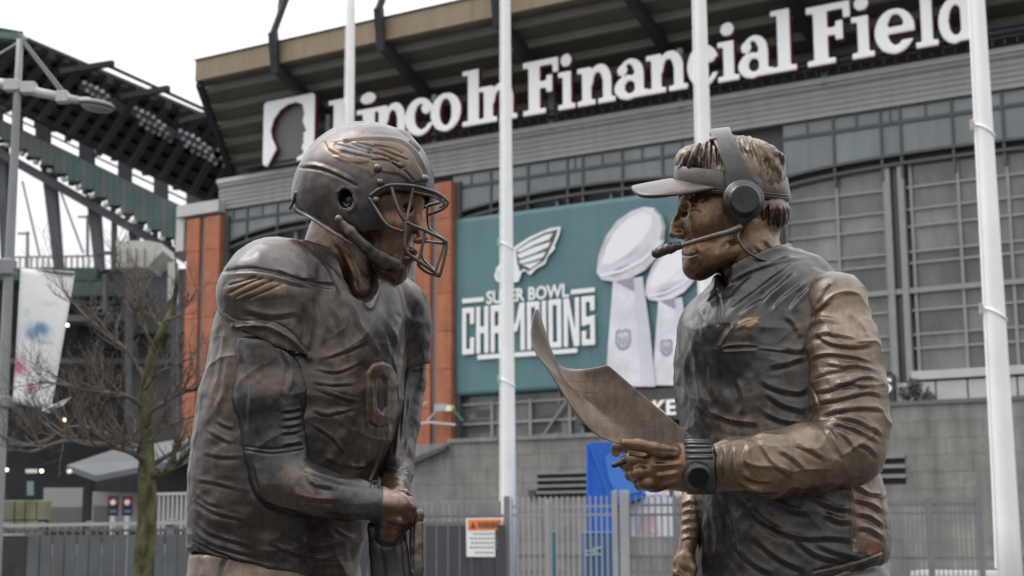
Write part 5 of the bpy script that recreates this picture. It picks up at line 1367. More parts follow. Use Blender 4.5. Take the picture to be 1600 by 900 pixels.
# near arm
f.chain([(L3(424, 490, -108), 48), (L3(424, 550, -114), 53), (L3(425, 625, -118), 56.5), (L3(428, 680, -122), 49), (L3(434, 716, -130), 44), (L3(442, 752, -138), 42)], k=14)
f.chain([(L3(442, 752, -138), 42), (L3(470, 764, -146), 39), (L3(505, 773, -154), 35), (L3(550, 781, -160), 29), (L3(594, 787, -164), 25)], k=12)
f.ell(L3(416, 752, -128), (22, 24, 26), k=14)                                # elbow
# far arm
f.chain([(L3(644, 520, 95), 26), (L3(640, 600, 96), 25), (L3(630, 660, 70), 26), (L3(623, 715, 40), 25), (L3(620, 740, 14), 24)], k=10)
f.chain([(L3(620, 742, 14), 24), (L3(618, 760, -50), 21), (L3(618, 778, -112), 17)], k=10)
# near hand: back of the hand, fingers wrapped over the far fist
f.cone(L3(596, 786, -164), L3(622, 790, -170), 19, 19, k=8, sq=((0, 1, 0), .8))
f.ell(L3(615, 787, -172), (22, 15, 17), k=8)
def finger(pts, r0, r1, k=3):
    n = len(pts)
    f.chain([(L3(*p), r0 + (r1 - r0) * i / (n - 1)) for i, p in enumerate(pts)], k=k)
finger([(624, 778, -170), (640, 782, -160), (646, 794, -140), (640, 804, -122)], 7.5, 5.5)
finger([(626, 788, -176), (643, 794, -166), (646, 806, -146), (638, 815, -128)], 7.6, 5.6)
finger([(624, 797, -178), (639, 806, -168), (640, 818, -148), (632, 825, -130)], 7.2, 5.2)
finger([(618, 804, -176), (630, 815, -168), (631, 827, -150), (622, 832, -134)], 6.4, 4.8)
finger([(604, 776, -160), (618, 768, -146), (632, 770, -134), (640, 777, -124)], 7.6, 6.0)        # thumb
# far fist below
f.ell(L3(612, 812, -140), (23, 27, 28), k=8)
f.cone(L3(618, 778, -112), L3(613, 806, -134), 17, 21, k=10)
for i, (y, r) in enumerate(((806, 8), (818, 8.2), (830, 7.8), (840, 6.6))):
    finger([(630 - i * 3, y, -128), (622 - i * 3, y + 2, -164 + i * 2), (604 - i * 2, y + 1, -170 + i * 3), (594, y, -154)], r, r - 1.4)
finger([(596, 800, -128), (600, 806, -160), (614, 810, -176), (624, 815, -178)], 8, 6.2)
b = Sculpt(f, sub=1, smooth=1)
b.paint(C_SKIN)
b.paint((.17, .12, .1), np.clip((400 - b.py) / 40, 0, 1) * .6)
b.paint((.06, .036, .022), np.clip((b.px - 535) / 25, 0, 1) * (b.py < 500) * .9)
nearslv = (b.px < 598) & (b.py > 480) & (b.V[:, 1] < -40)
farslv = (b.px > 585) & (b.py < 737) & (b.py > 470)
b.paint(C_SLV, nearslv * 1.0); b.paint((.036, .037, .041), farslv * 1.0)
b.paint((.085, .084, .086), nearslv * np.clip(vnoise(b.V / 38, 9) + .1, 0, 1) * .8)
b.paint((.34, .23, .2), ((b.px > 599) & (b.py > 764) & (b.py < 806)) * np.clip((800 - b.py) / 14, 0, 1) * np.clip(b.N[:, 2] * 2 + .6, 0, 1) * .75)  # pink sky reflection painted on upward faces of the near hand
b.groove([(362, 520), (395, 521), (424, 525), (456, 546), (484, 574)], 5, 9)
for p in ([(384, 698), (425, 702), (472, 696)], [(384, 704), (425, 709), (473, 703)]):
    b.groove(p, 1.6, 1.8, C_DARK, .6)
for y in (708, 690, 680, 668, 656):
    b.fold([(440, y - 14), (458, y - 16), (472, y - 20)], 3.2, 2.0, .8)
for p in ([(473, 714), (486, 733), (500, 742), (530, 750), (570, 757)], [(478, 734), (486, 750), (498, 766)], [(486, 748), (500, 756), (525, 760)], [(400, 720), (404, 745), (412, 768)],
          [(455, 770), (490, 778), (530, 780)], [(500, 792), (540, 800), (580, 802)], [(415, 780), (440, 790), (470, 796)], [(380, 540), (392, 600), (390, 660)], [(440, 540), (455, 580), (450, 620)]):
    b.fold(p, 5, 2.4, .7)
for x in (588, 593): b.groove([(x - 4, 760), (x, 775), (x - 1, 800), (x - 3, 812)], 1.4, 1.6, C_DARK, .5)
for y in (733, 737): b.groove([(600, y), (622, y + 2), (645, y - 2)], 1.5, 1.8, C_DARK, .6)
for p in ([(628, 600), (624, 660), (618, 720)], [(640, 610), (638, 670), (634, 725)], [(634, 590), (632, 640), (628, 700)]): b.fold(p, 3.5, 2, .7)
for p in ([(500, 372), (512, 400), (520, 425)], [(520, 365), (540, 400), (556, 440)], [(540, 380), (560, 420), (566, 460)], [(492, 380), (498, 395), (506, 406)]): b.fold(p, 5, 2, .6)
b.refresh(); sm = (nearslv | farslv) * 1.0
b.crease(44, 1.2, 81, (.8, .8, .8), sm); b.refresh(); b.noise(22, 1.1, 3); b.noise(9, .5, 6)
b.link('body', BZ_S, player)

# ---- trousers and legs down to the plinth --------------------------------------------
zb = (plinth_z - CAM[2]) / S
f = Field(np.array(L3(265, 855, -190)) * (1, 1, 0) + (0, 0, zb - 8), np.array(L3(640, 850, 190)), 6.5)
hip = L3(428, 930, -5); hx, hy, hz = hip
f.loft([(hz + 66, hx, hy, 138, 102, ANG), (hz, hx, hy, 146, 112, ANG), (hz - 70, hx, hy, 140, 108, ANG)], k=10)
for sgn in (-1, 1):
    ox, oy = sgn * 66 * math.cos(ANG), sgn * 66 * math.sin(ANG)
    f.chain([((hx + ox, hy + oy, hz - 20), 86), ((hx + ox * 1.1 + 14, hy + oy * 1.1 - 10, hz - 210), 68), ((hx + ox * 1.2 + 22, hy + oy * 1.2 - 18, hz - 330), 50),
             ((hx + ox * 1.2 + 4, hy + oy * 1.2, hz - 450), 52), ((hx + ox * 1.25 - 6, hy + oy * 1.25, zb + 60), 32), ((hx + ox * 1.25 - 6, hy + oy * 1.25, zb + 26), 34)], k=20)
    f.cone((hx + ox * 1.25 - 20, hy + oy * 1.25 + 14, zb + 22), (hx + ox * 1.25 + 70, hy + oy * 1.25 - 66, zb + 16), 32, 24, k=14)
f.half((0, 0, zb + .5), (0, 0, -1))
t = Sculpt(f, sub=1, smooth=2)
t.paint(C_PANT); t.paint((.17, .12, .09), np.clip(vnoise(t.V / 50, 3), 0, 1) * .6)
t.groove([(352, 872), (346, 885), (341, 905)], 3, 4, C_DARK, .8)
t.fold([(318, 866), (322, 885), (316, 910)], 6, 3); t.fold([(540, 860), (548, 880), (540, 905)], 6, 3)
t.refresh(); t.noise(30, 2.5, 4)
t.link('trousers', BZ, player)

# ---- towel and rolled wrap hanging from the hands ---------------------------------------
f = box_field(570, 670, 790, 1010, -200, -60, 2.6)
f.loft(slices([(824, 592, 636, -135, .8), (850, 590, 640, -130, .8), (880, 592, 645, -125, .8), (900, 597, 648, -122, .8), (960, 606, 656, -120, .8), (990, 612, 660, -120, .7)], .3, .8), k=4)
f.cone(L3(586, 824, -120), L3(604, 905, -118), 12, 22, k=14)
t = Sculpt(f, sub=1, smooth=1)
t.paint(C_DARK); t.paint((.13, .125, .125), np.clip((t.py - 855) / 30, 0, 1) * np.clip((t.px - 605) / 20, 0, 1) * .8)
for p in ([(600, 846), (604, 880), (612, 930)], [(620, 850), (624, 890), (630, 940)], [(588, 838), (600, 848), (622, 846)], [(634, 840), (638, 880), (642, 920)]): t.fold(p, 4, 2.4, .7)
t.refresh(); t.noise(16, 1.3, 8)
t.link('towel', BZ, player)
f = box_field(632, 672, 792, 912, -180, -100, 2.2)
f.chain([(L3(651, 806, -140), 10), (L3(651, 850, -140), 10.5), (L3(652, 894, -140), 10.5)], k=2, sq=((0, 1, 0), .8))
f.cone(L3(648, 803, -140), L3(656, 803, -140), 7.5, 7.5, k=3)
t = Sculpt(f, sub=1, smooth=1)
t.paint((.17, .13, .1)); t.paint(C_DARK, (t.px < 645) * .9); t.paint((.12, .12, .12), (t.py > 876) * .7)
t.groove([(645, 806), (645, 890)], 1.6, 2.4, (.03, .03, .03), .8); t.groove([(640, 816), (662, 814)], 1.6, 2, C_DARK, .6)
t.refresh(); t.noise(9, .8, 9)
t.link('rolled_wrap', BZ, player)

# ---- head and helmet, turned a little to the camera --------------------------------------
PSI = math.radians(17)
HC = L3(571, 290, 0)
fw = np.array((math.cos(PSI), -math.sin(PSI), 0)); lt = np.array((-math.sin(PSI), -math.cos(PSI), 0)); up = np.array((0, 0, 1.0))
HR = (fw, lt, up)
def H(fv, lv, uv): return HC + fv * fw + lv * lt + uv * up
def HP(px, py, l):
    """Point of the helmet frame at lateral offset l that the photograph shows at px, py."""
    p = HC + l * lt
    for _ in range(4):
        q = L3(px, py, p[1]); a = (q[0] - HC[0] - l * lt[0]) / fw[0]
        p = HC + l * lt + a * fw
    return np.array((q[0], p[1], q[2]))
f = box_field(520, 690, 300, 470, -130, 120, 2.6)
f.ell(H(12, 0, -20), (86, 66, 90), k=10, R=HR)
f.ell(H(48, 0, -80), (34, 46, 56), k=18, R=HR)            # face mass
f.ell(H(40, 0, -124), (34, 40, 32), k=18, R=HR)           # jaw
f.ell(HP(609, 424, 4), (27, 28, 26), k=14)                # bearded chin
f.ell(H(70, 0, -28), (18, 40, 12), k=10, R=HR)            # brow
f.cone(H(84, 0, -40), HP(661, 373, 0), 7, 8.5, k=7)        # nose
f.ell(HP(654, 376, 8), (9, 6, 6), k=5)
f.ell(HP(645, 393, 2), (9, 14, 6.5), k=6); f.ell(HP(641, 405, 2), (8, 13, 6.5), k=6)
f.ell(H(74, 22, -48), (13, 12, 9), k=6, op='s', R=HR); f.ell(H(74, -22, -48), (13, 12, 9), k=6, op='s', R=HR)
f.ell(H(68, 21, -48), (11, 11, 9), k=2, R=HR)
f.ell(H(58, 34, -74), (16, 14, 14), k=12, R=HR)           # cheekbone
t = Sculpt(f, sub=1, smooth=1)
t.paint((.21, .108, .055)); t.paint((.085, .052, .035), np.clip((t.py - 398) / 12, 0, 1) * .9); t.paint((.1, .06, .036), np.clip((628 - t.px) / 20, 0, 1) * .5)
t.paint((.26, .14, .07), np.clip((t.px - 648) / 8, 0, 1) * (t.py < 392) * .8)
t.groove([(634, 399), (644, 398), (652, 399)], 1.6, 2.4, C_DARK, .7)
t.refresh(); t.noise(6, 1.6, 12, (1, 1, .5), np.clip((t.py - 396) / 10, 0, 1)); t.noise(20, 1, 13)
t.link('head', BZ_S, player)

f = box_field(438, 705, 172, 402, -125, 120, 2.4)
f.ell(H(0, 0, -2), (113, 89, 102), k=0, R=HR)
f.ell(H(-14, 0, -14), (106, 88, 92), k=16, R=HR)
f.ell(H(14, 0, -62), (74, 82, 62), k=22, R=HR)              # jaw flaps
f.ell(H(-20, 0, 26), (94, 30, 78), k=14, R=HR)
# raised centre ridge panel
f.cone(H(60, 0, 70), H(-10, 0, 84), 12, 18, k=16); f.cone(H(88, 0, 40), H(60, 0, 70), 9, 12, k=14)
# hollow shell
f.ell(H(4, 0, -14), (102, 79, 92), k=2, op='s', R=HR); f.ell(H(18, 0, -80), (66, 70, 70), k=4, op='s', R=HR)
# profile cut: face opening and lower edge (in the side view of the helmet frame)
sl, X, Y, Z = f.sub(f.lo, f.lo + f.n * f.h, 0)
fx = (X - HC[0]) * fw[0] + (Y - HC[1]) * fw[1]; fx = np.broadcast_to(fx, (fx.shape[0], fx.shape[1], len(f.ax[2]))); uz = np.broadcast_to(Z - HC[2], fx.shape)
def side(px, py): 
    p = HP(px, py, 80); return ((p - HC) @ fw, p[2] - HC[2])
pf = [(150, side(650, 291)[1] - 3), (side(640, 290)[0] + 24, side(640, 291)[1]), side(612, 294), side(594, 300), side(583, 312), side(591, 334), side(603, 352), side(607, 363), side(598, 374),
      side(576, 380), side(552, 377), side(520, 358), side(490, 340), side(466, 326), side(440, 318), (-170, -60), (-170, -180), (160, -180)]
pf = np.array(pf)
def poly2(x, y, P):
    ins = np.zeros(x.shape, bool); best = np.full(x.shape, 1e9, np.float32)
    for i in range(len(P)):
        a, b2 = P[i], P[(i + 1) % len(P)]
        c = ((a[1] > y) != (b2[1] > y)) & (x < (b2[0] - a[0]) * (y - a[1]) / (b2[1] - a[1] + 1e-9) + a[0]); ins ^= c
        ab = b2 - a; tt = np.clip(((x - a[0]) * ab[0] + (y - a[1]) * ab[1]) / (ab @ ab + 1e-9), 0, 1)
        best = np.minimum(best, np.hypot(x - a[0] - tt * ab[0], y - a[1] - tt * ab[1]))
    return np.where(ins, -best, best)
f.comb(sl, poly2(fx, uz, pf).astype(np.float32), 3, 's')
eh = HP(541, 310, 84)
f.cone(eh - lt * 30, eh + lt * 40, 14.5, 14.5, k=2, op='s', sq=(fw, .85))
helm = Sculpt(f, sub=1, smooth=1)
helm.paint(C_HEL)
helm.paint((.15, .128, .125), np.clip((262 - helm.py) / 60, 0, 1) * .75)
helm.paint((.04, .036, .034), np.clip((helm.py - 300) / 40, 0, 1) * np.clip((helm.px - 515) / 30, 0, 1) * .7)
# rear panel line and crown seams
helm.groove([(470, 262), (495, 264), (520, 272), (545, 284), (556, 290)], 2.4, 2.6, C_DARK, .7)
helm.fold([(470, 258), (500, 260), (530, 272), (556, 288)], 4, 2.2, -.3)
helm.fold([(505, 219), (540, 217), (590, 215), (625, 219), (648, 235), (664, 262), (669, 278)], 3.2, 2.4, .7)
helm.groove([(642, 222), (655, 234)], 2.4, 3, (.03, .03, .03), .8)
helm.groove([(560, 189), (572, 189)], 1.6, 1.5, C_DARK, .6)
# wing emblem: gold relief with feather cuts
wing = [(506, 219), (536, 219), (575, 217), (612, 217), (634, 226), (648, 244), (656, 264), (664, 282), (644, 285), (622, 272), (604, 270), (590, 266), (582, 276), (574, 266),
        (578, 252), (560, 256), (536, 252), (520, 244), (530, 243), (514, 233)]
helm.relief(wing, 1.4, (.17, .115, .07), 2.0, .7)
for p in ([(506, 220), (516, 238), (540, 250), (572, 262)], [(514, 229), (540, 240), (576, 246)]): helm.groove(p, 1.6, .3, (.26, .165, .08), .8)
for p in ([(524, 226), (548, 232), (576, 240)], [(540, 222), (560, 230), (580, 236)], [(535, 238), (556, 243), (578, 247)]):
    helm.groove(p, 2.6, 2.0, (.09, .105, .115), .9)
for p in ([(560, 224), (590, 232), (615, 242), (636, 250)], [(575, 238), (600, 244), (622, 254)], [(586, 228), (612, 232), (628, 240)], [(580, 250), (606, 252), (630, 266), (645, 282)], [(610, 250), (622, 262), (630, 262)]):
    helm.groove(p, 1.7, 1.9, (.07, .05, .035), .8)
for p in ([(588, 242), (612, 248), (626, 258)], [(600, 226), (622, 236), (636, 248)]): helm.groove(p, 1.6, 0, (.27, .17, .085), .7)
# rims
rim = [(455, 329), (490, 343), (520, 361), (552, 379), (576, 381), (598, 374), (606, 364), (602, 350), (590, 333), (582, 312)]
helm.fold(rim, 2.2, 2.2, 0, False); helm.groove(rim, 2.0, 0, (.2, .185, .175), .5)
helm.fold([(528, 300), (536, 294), (546, 296), (554, 312), (553, 324), (545, 330)], 2.4, 2.2, 0, False)
helm.refresh(); helm.noise(40, 1.2, 20); helm.noise(12, .5, 21)
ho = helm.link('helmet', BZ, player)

# ear-hole cover, rivets, back bumper, strap
mb = MB(); e = W3(eh - lt * 9); mb.tube([e, e + lt * 2 * S], [15 * S, 15 * S], 20); link_cast('ear_hole_pad', mb, (.02, .02, .02), ho, BZ)
mb = MB()
for a, b2 in (((534, 316), (547, 326)), ((536, 324), (548, 318))): mb.tube([W3(HP(*a, 77)), W3(HP(*b2, 77))], 2.0 * S)
link_cast('ear_hole_rib', mb, (.09, .085, .085), ho, BZ)
def rivet(px, py, l, r):
    c = HP(px, py, l); mb = MB()
    mb.tube([W3(c - lt * 4), W3(c + lt * r * .4), W3(c + lt * r * .8), W3(c + lt * r)], [r * S, r * S, r * .7 * S, r * .2 * S], 14)
    return link_cast('rivet', mb, (.16, .145, .135), ho, BZ)
rivet(590, 262, 84, 6.0); rivet(594, 284, 84, 5.2); rivet(664, 279, 56, 6.0); rivet(530, 342, 86, 6.5); rivet(588, 312, 82, 5)
mb = MB(); mb.tube([W3(HP(487, 302, 66)), W3(HP(478, 299, 72)), W3(HP(462, 301, 60)), W3(HP(457, 318, 52)), W3(HP(453, 326, 44))], 2.8 * S, 8)
mb.tube([W3(HP(464, 327, 56)), W3(HP(490, 343, 74)), W3(HP(522, 364, 84)), W3(HP(552, 382, 78))], 2.6 * S, 8)
link_cast('back_bumper', mb, (.17, .155, .15), ho, BZ)
f = box_field(520, 650, 330, 450, -130, 60, 2.2)
f.chain([(HP(528, 342, 86), 6), (HP(548, 362, 84), 8), (HP(572, 386, 72), 8), (HP(596, 402, 52), 8.5), (HP(618, 412, 34), 9)], k=4, sq=(lt, .6))
f.chain([(HP(548, 362, 84), 5), (HP(580, 400, 64), 6), (HP(600, 416, 46), 7)], k=4, sq=(lt, .6))
f.ell(HP(612, 414, 22), (17, 19, 15), k=6)
t = Sculpt(f, 1, 1); t.paint((.085, .066, .056)); t.paint((.13, .08, .05), np.clip(vnoise(t.V / 16, 5), 0, 1) * .6)
t.refresh(); t.noise(14, .5, 7); t.link('chin_strap', BZ, ho)

# face mask
def bar(pts, r=2.7, n=10, c=(.115, .105, .098), m=False):
    P = np.array([HP(*p) for p in pts])
    if m:                                # carry the bar round to the far side
        Q = [H((p - HC) @ fw, -((p - HC) @ lt), (p - HC) @ up) for p in P[::-1]]
        P = np.vstack([P, Q[1:] if abs((P[-1] - HC) @ lt) < 1 else Q])
    mb = MB().tube(W3(spline(P, n)), r * S, 8)
    return link_cast('face_mask_bar', mb, c, ho, BZ_P)
bar([(578, 306, 84), (592, 296, 83), (612, 289, 80), (647, 291, 60), (676, 299, 30), (690, 306, 0)], m=True)
bar([(646, 300, 60), (674, 306, 30), (688, 313, 0)], 2.3, m=True)
bar([(577, 309, 84), (590, 330, 83), (606, 352, 81), (630, 362, 72)])
bar([(611, 290, 79), (619, 318, 78), (633, 345, 70), (664, 360, 44), (690, 373, 14), (698, 378, -12)], 2.8)
bar([(634, 346, 70), (632, 372, 68), (634, 392, 64), (652, 407, 44), (676, 423, 16), (684, 430, -8)], 2.8)
bar([(646, 292, 60), (640, 320, 62), (634, 346, 70)], 2.4)
bar([(664, 377, 36), (680, 379, 10), (697, 381, -12)], 2.4)
bar([(664, 362, 40), (660, 384, 40), (654, 408, 40)], 2.4)
bar([(698, 378, -12), (697, 392, -12), (688, 428, -10), (683, 431, -8)], 2.6)
bar([(694, 382, -6), (690, 396, -6), (680, 425, -4)], 2.0, c=(.16, .15, .145))
bar([(654, 408, 40), (655, 416, 36), (668, 426, 20), (684, 431, -8)], 2.4)
# far side of the cage
bar([(698, 378, -12), (690, 372, -40), (672, 358, -66), (668, 340, -76), (668, 322, -78)], 2.4, c=(.05, .048, .048))
bar([(684, 430, -8), (676, 420, -40), (660, 402, -64), (662, 370, -74)], 2.4, c=(.05, .048, .048))
bar([(668, 336, -76), (690, 328, -52), (700, 318, -24), (694, 310, 0)], 2.3, c=(.05, .048, .048))
mb = MB().tube(W3(spline([HP(646, 297, 56), HP(674, 303, 26), HP(688, 310, -6)], 8)), 4.4 * S, 8)
link_cast('brow_pad', mb, (.02, .02, .02), ho, BZ)
mb = MB(); c = HP(695, 378, -10); mb.tube([W3(c + lt * 2), W3(c + lt * 5)], [3.4 * S, 2.4 * S], 10)
link_cast('mask_clip', mb, (.05, .3, .08), ho, mat('green_clip', (.05, .35, .1), .5))
# ================================================================== statue of the coach
C_VEST = (.041, .038, .035)
C_BRN = (.19, .135, .095)
C_FACE = (.2, .11, .058)
coach = empty('coach_statue', W3((L3(1225, 826, 0)[0], 0, 0)) * np.array((1, 1, 0)) + np.array((0, 0, plinth_z)),
              'bronze statue of a coach in visor and headset reading a curled play card', 'statue', 'bronze statues')
ANC = math.radians(-35)
# ---- jacket torso ---------------------------------------------------------------
f = box_field(1035, 1410, 368, 930, -215, 205, 3.2)
f.loft(slices([(398, 1150, 1240, 0, .8), (412, 1138, 1262, 0, .74), (432, 1116, 1284, 0, .7), (455, 1098, 1304, 0, .7), (480, 1084, 1316, 0, .7), (504, 1068, 1322, 0, .7), (554, 1058, 1326, 0, .72), (613, 1060, 1332, 0, .74),
               (690, 1071, 1352, -2, .76), (770, 1082, 1374, -4, .78), (815, 1086, 1382, -4, .78), (842, 1088, 1382, -4, .78), (866, 1090, 1379, -4, .78), (905, 1092, 1372, -4, .78)], ANC, .74), k=6)
f.ell(L3(1105, 512, 74), (46, 52, 50), k=24)
f.ell(L3(1288, 474, -52), (46, 50, 40), k=20)
f.ell(L3(1245, 440, -20), (62, 42, 44), k=24)                   # trapezius
f.ell(L3(1150, 530, -30), (70, 70, 70), k=30)                   # chest
# collar
f.chain([(L3(1178, 424, 0), 66), (L3(1176, 392, 0), 61)], k=8)
f.half(L3(1180, 403, 0), (-.36, 0, .93), 2, lo=L3(1090, 450, -100), hi=L3(1275, 320, 100))
f.cone(L3(1172, 340, 0), L3(1178, 430, 0), 52, 53, k=1, op='s')
f.cone(L3(1140, 400, -20), L3(1112, 470, -40), 30, 5, k=4, op='s')
f.half(L3(1274, 902, -60), (.2, 0, -1), 2)
v = Sculpt(f, 1, 2)
v.paint(C_VEST)
v.paint((.12, .12, .12), np.clip((470 - v.py) / 60, 0, 1) * .5)  # collar and shoulder tops lightened, top light painted in
v.paint((.1, .1, .099), np.clip((1120 - v.px) / 40, 0, 1) * .7)  # brighter left chest edge: side light painted into the colour
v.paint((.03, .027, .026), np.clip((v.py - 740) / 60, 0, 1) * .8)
# brown side panel at the back
v.paint(C_BRN, np.clip((v.px - 1330) / 4, 0, 1) * (v.py > 700) * (v.py < 862) * .9)
v.paint((.22, .1, .045), np.clip(1 - np.hypot((v.px - 1366) / 16, (v.py - 858) / 12), 0, 1) * 1.2 * (v.py > 700) > .1)
v.groove([(1327, 752), (1334, 800), (1336, 842)], 1.8, 2, C_DARK, .6); v.groove([(1321, 752), (1328, 800), (1330, 842)], 1.4, 1.4, C_DARK, .4)
# collar edge
v.fold([(1120, 452), (1140, 440), (1170, 424), (1205, 412), (1240, 404), (1258, 402)], 3.4, 2.6, .5)
# zip
v.groove([(1120, 452), (1124, 475), (1121, 506)], 2.2, 3, (.03, .03, .03), .8); v.fold([(1126, 455), (1130, 480), (1127, 504)], 2.2, 1.6, 0)
# diagonal pulls from collar to chest
for p in ([(1245, 410), (1205, 440), (1165, 470), (1140, 490)], [(1250, 422), (1212, 452), (1176, 480), (1150, 500)], [(1240, 434), (1206, 462), (1190, 480)], [(1262, 440), (1232, 462), (1200, 490)],
          [(1180, 430), (1155, 452), (1136, 478)], [(1282, 440), (1256, 462), (1232, 490)], [(1150, 505), (1134, 525), (1120, 546)], [(1225, 490), (1245, 510), (1250, 530)]):
    v.fold(p, 5, 2.8, .8)
for p in ([(1186, 590), (1210, 605), (1245, 612), (1262, 606)], [(1195, 610), (1225, 632), (1262, 640)], [(1200, 572), (1230, 566), (1258, 556)], [(1222, 540), (1240, 546), (1258, 546)],
          [(1190, 640), (1220, 655), (1262, 660)], [(1100, 640), (1140, 655), (1190, 662)], [(1075, 600), (1084, 625), (1100, 645)], [(1085, 560), (1090, 600), (1104, 640)], [(1068, 530), (1072, 570), (1070, 610)],
          [(1110, 560), (1112, 600), (1120, 630)], [(1078, 500), (1082, 530), (1080, 560)], [(1095, 482), (1100, 505), (1098, 535)], [(1110, 470), (1112, 490), (1108, 515)], [(1150, 590), (1160, 620), (1158, 650)]):
    v.fold(p, 5.5, 2.5, .7)
# pocket welt
v.fold([(1124, 548), (1134, 541), (1160, 538), (1182, 540)], 2.4, 2.2, 0); v.fold([(1124, 550), (1150, 549), (1182, 547)], 2.0, 1.8, 0); v.groove([(1130, 545), (1180, 543)], 1.8, 2.0, (.03, .03, .03), .5)
v.fold([(1182, 543), (1210, 546), (1240, 550)], 2.4, 1.6, .5)
# lower drape
for p in ([(1180, 800), (1215, 826), (1255, 838), (1300, 838), (1336, 842)], [(1160, 776), (1190, 812), (1230, 836)], [(1270, 846), (1310, 862), (1350, 872)], [(1240, 838), (1280, 866), (1330, 876)],
          [(1262, 770), (1300, 790), (1334, 796)], [(1290, 800), (1310, 812), (1332, 812)], [(1140, 790), (1158, 830), (1160, 880)], [(1115, 790), (1122, 830), (1118, 885)], [(1180, 840), (1220, 872), (1262, 890)],
          [(1100, 800), (1102, 850), (1098, 890)], [(1200, 780), (1240, 796), (1262, 800)], [(1150, 850), (1180, 880), (1210, 896)], [(1330, 884), (1355, 874), (1378, 866)]):
    v.fold(p, 6.0, 3.2, .75)
for p in ([(1332, 752), (1355, 768), (1380, 772)], [(1336, 778), (1360, 786), (1382, 798)], [(1338, 800), (1360, 806), (1382, 820)], [(1340, 822), (1360, 826), (1382, 840)]): v.fold(p, 5, 4.2, .8)
v.groove([(1270, 893), (1310, 884), (1345, 874), (1378, 862)], 1.8, 2, C_DARK, .5)
# emblem
em = [(1150, 516), (1156, 503), (1168, 497), (1188, 495), (1184, 501), (1186, 505), (1176, 509), (1172, 515), (1162, 511)]
v.relief(em, 1.6, (.24, .15, .07), 1.4, .85)
for p in ([(1158, 508), (1172, 502), (1184, 498)], [(1163, 510), (1174, 506)]): v.groove(p, 1.1, 1, (.15, .09, .05), .7)
v.refresh(); v.crease(64, 1.5, 91, (.8, .8, 1.0)); v.refresh(); v.crease(30, .6, 95); v.refresh(); v.noise(30, 1.4, 31); v.noise(13, .9, 32); v.noise(80, 3, 33)
v.noise(16, 1.6, 34, (.8, .8, .5), np.clip((1180 - v.px) / 50, 0, 1))
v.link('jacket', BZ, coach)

# ---- sleeves -----------------------------------------------------------------------
f = box_field(1090, 1410, 408, 800, -260, -5, 3.0)
f.ell(L3(1302, 474, -80), (50, 56, 50), k=16)
f.chain([(L3(1308, 484, -84), 46), (L3(1317, 550, -112), 54), (L3(1326, 615, -124), 55), (L3(1331, 665, -132), 53), (L3(1326, 700, -140), 52)], k=14)
f.chain([(L3(1326, 700, -140), 52), (L3(1262, 717, -158), 49), (L3(1205, 727, -168), 45), (L3(1150, 727, -173), 37), (L3(1116, 730, -175), 33)], k=14)
f.half(L3(1112, 730, -175), (-1, 0, 0.05), 2)
sv = Sculpt(f, 1, 1)
sv.paint(C_BRN); sv.paint((.13, .085, .055), np.clip(vnoise(sv.V / 34, 41) + .1, 0, 1) * .6); sv.paint((.25, .18, .13), np.clip(vnoise(sv.V / 26, 42) - .1, 0, 1) * .6)
sv.paint((.17, .1, .05), np.clip((sv.py - 700) / 40, 0, 1) * np.clip((1340 - sv.px) / 60, 0, 1) * .6)
sv.paint((.13, .13, .13), np.clip((450 - sv.py) / 14, 0, 1) * .5)  # grey sky sheen painted over the brown shoulder top
for p in ([(1262, 560), (1290, 552), (1330, 556), (1368, 566)], [(1264, 590), (1300, 578), (1345, 572), (1374, 580)], [(1264, 612), (1300, 606), (1350, 588), (1378, 594)], [(1268, 628), (1310, 622), (1355, 612), (1380, 618)],
          [(1276, 652), (1310, 640), (1352, 636), (1382, 640)], [(1290, 660), (1320, 664), (1350, 676), (1374, 690)], [(1300, 652), (1335, 655), (1362, 668), (1380, 680)], [(1256, 535), (1285, 520), (1320, 524), (1352, 534)],
          [(1250, 515), (1280, 500), (1315, 502)], [(1262, 500), (1276, 482), (1296, 468)], [(1275, 520), (1300, 536), (1340, 540), (1366, 536)], [(1300, 600), (1330, 598), (1360, 604)], [(1288, 566), (1320, 570), (1350, 566)],
          [(1305, 670), (1325, 684), (1340, 706)], [(1292, 668), (1305, 690), (1318, 716)], [(1340, 690), (1360, 700), (1374, 716)], [(1320, 484), (1340, 500), (1356, 520)]):
    sv.fold(p, 4.2, 2.9, .85)
for p in ([(1190, 690), (1200, 712), (1218, 730), (1240, 746)], [(1150, 696), (1146, 720), (1150, 750)], [(1135, 698), (1131, 725), (1134, 755)], [(1123, 700), (1120, 725), (1123, 756)], [(1170, 694), (1168, 715), (1176, 740)],
          [(1150, 750), (1180, 764), (1215, 768)], [(1215, 700), (1240, 716), (1262, 736)], [(1240, 690), (1262, 700), (1290, 716)], [(1160, 740), (1180, 750), (1210, 752)]):
    sv.fold(p, 4.4, 3.0, .75)
sv.groove([(1296, 446), (1272, 482), (1246, 512), (1247, 538), (1260, 552), (1264, 592), (1280, 630)], 2, 2.4, C_DARK, .5)
sv.refresh(); sv.crease(36, 3.2, 101, (.6, .6, 1.1), None, .9); sv.refresh(); sv.crease(22, .7, 105, (.8, .8, 1.2)); sv.refresh(); sv.noise(20, 1.0, 43, (1, 1, 1.6))
sv.link('sleeve', BZ_M, coach)
f = box_field(1040, 1130, 470, 880, -40, 160, 3.0)
f.chain([(L3(1100, 515, 88), 40), (L3(1104, 640, 100), 36), (L3(1100, 720, 80), 30), (L3(1083, 790, 30), 19), (L3(1074, 856, -2), 14)], k=10)
sv = Sculpt(f, 1, 1); sv.paint(C_BRN)
for y in (786, 800, 814, 828, 842): sv.fold([(1064, y + 4), (1076, y - 3), (1090, y)], 3.6, 3, .8)
sv.fold([(1060, 855), (1072, 860), (1086, 858)], 2.5, 2, .5)
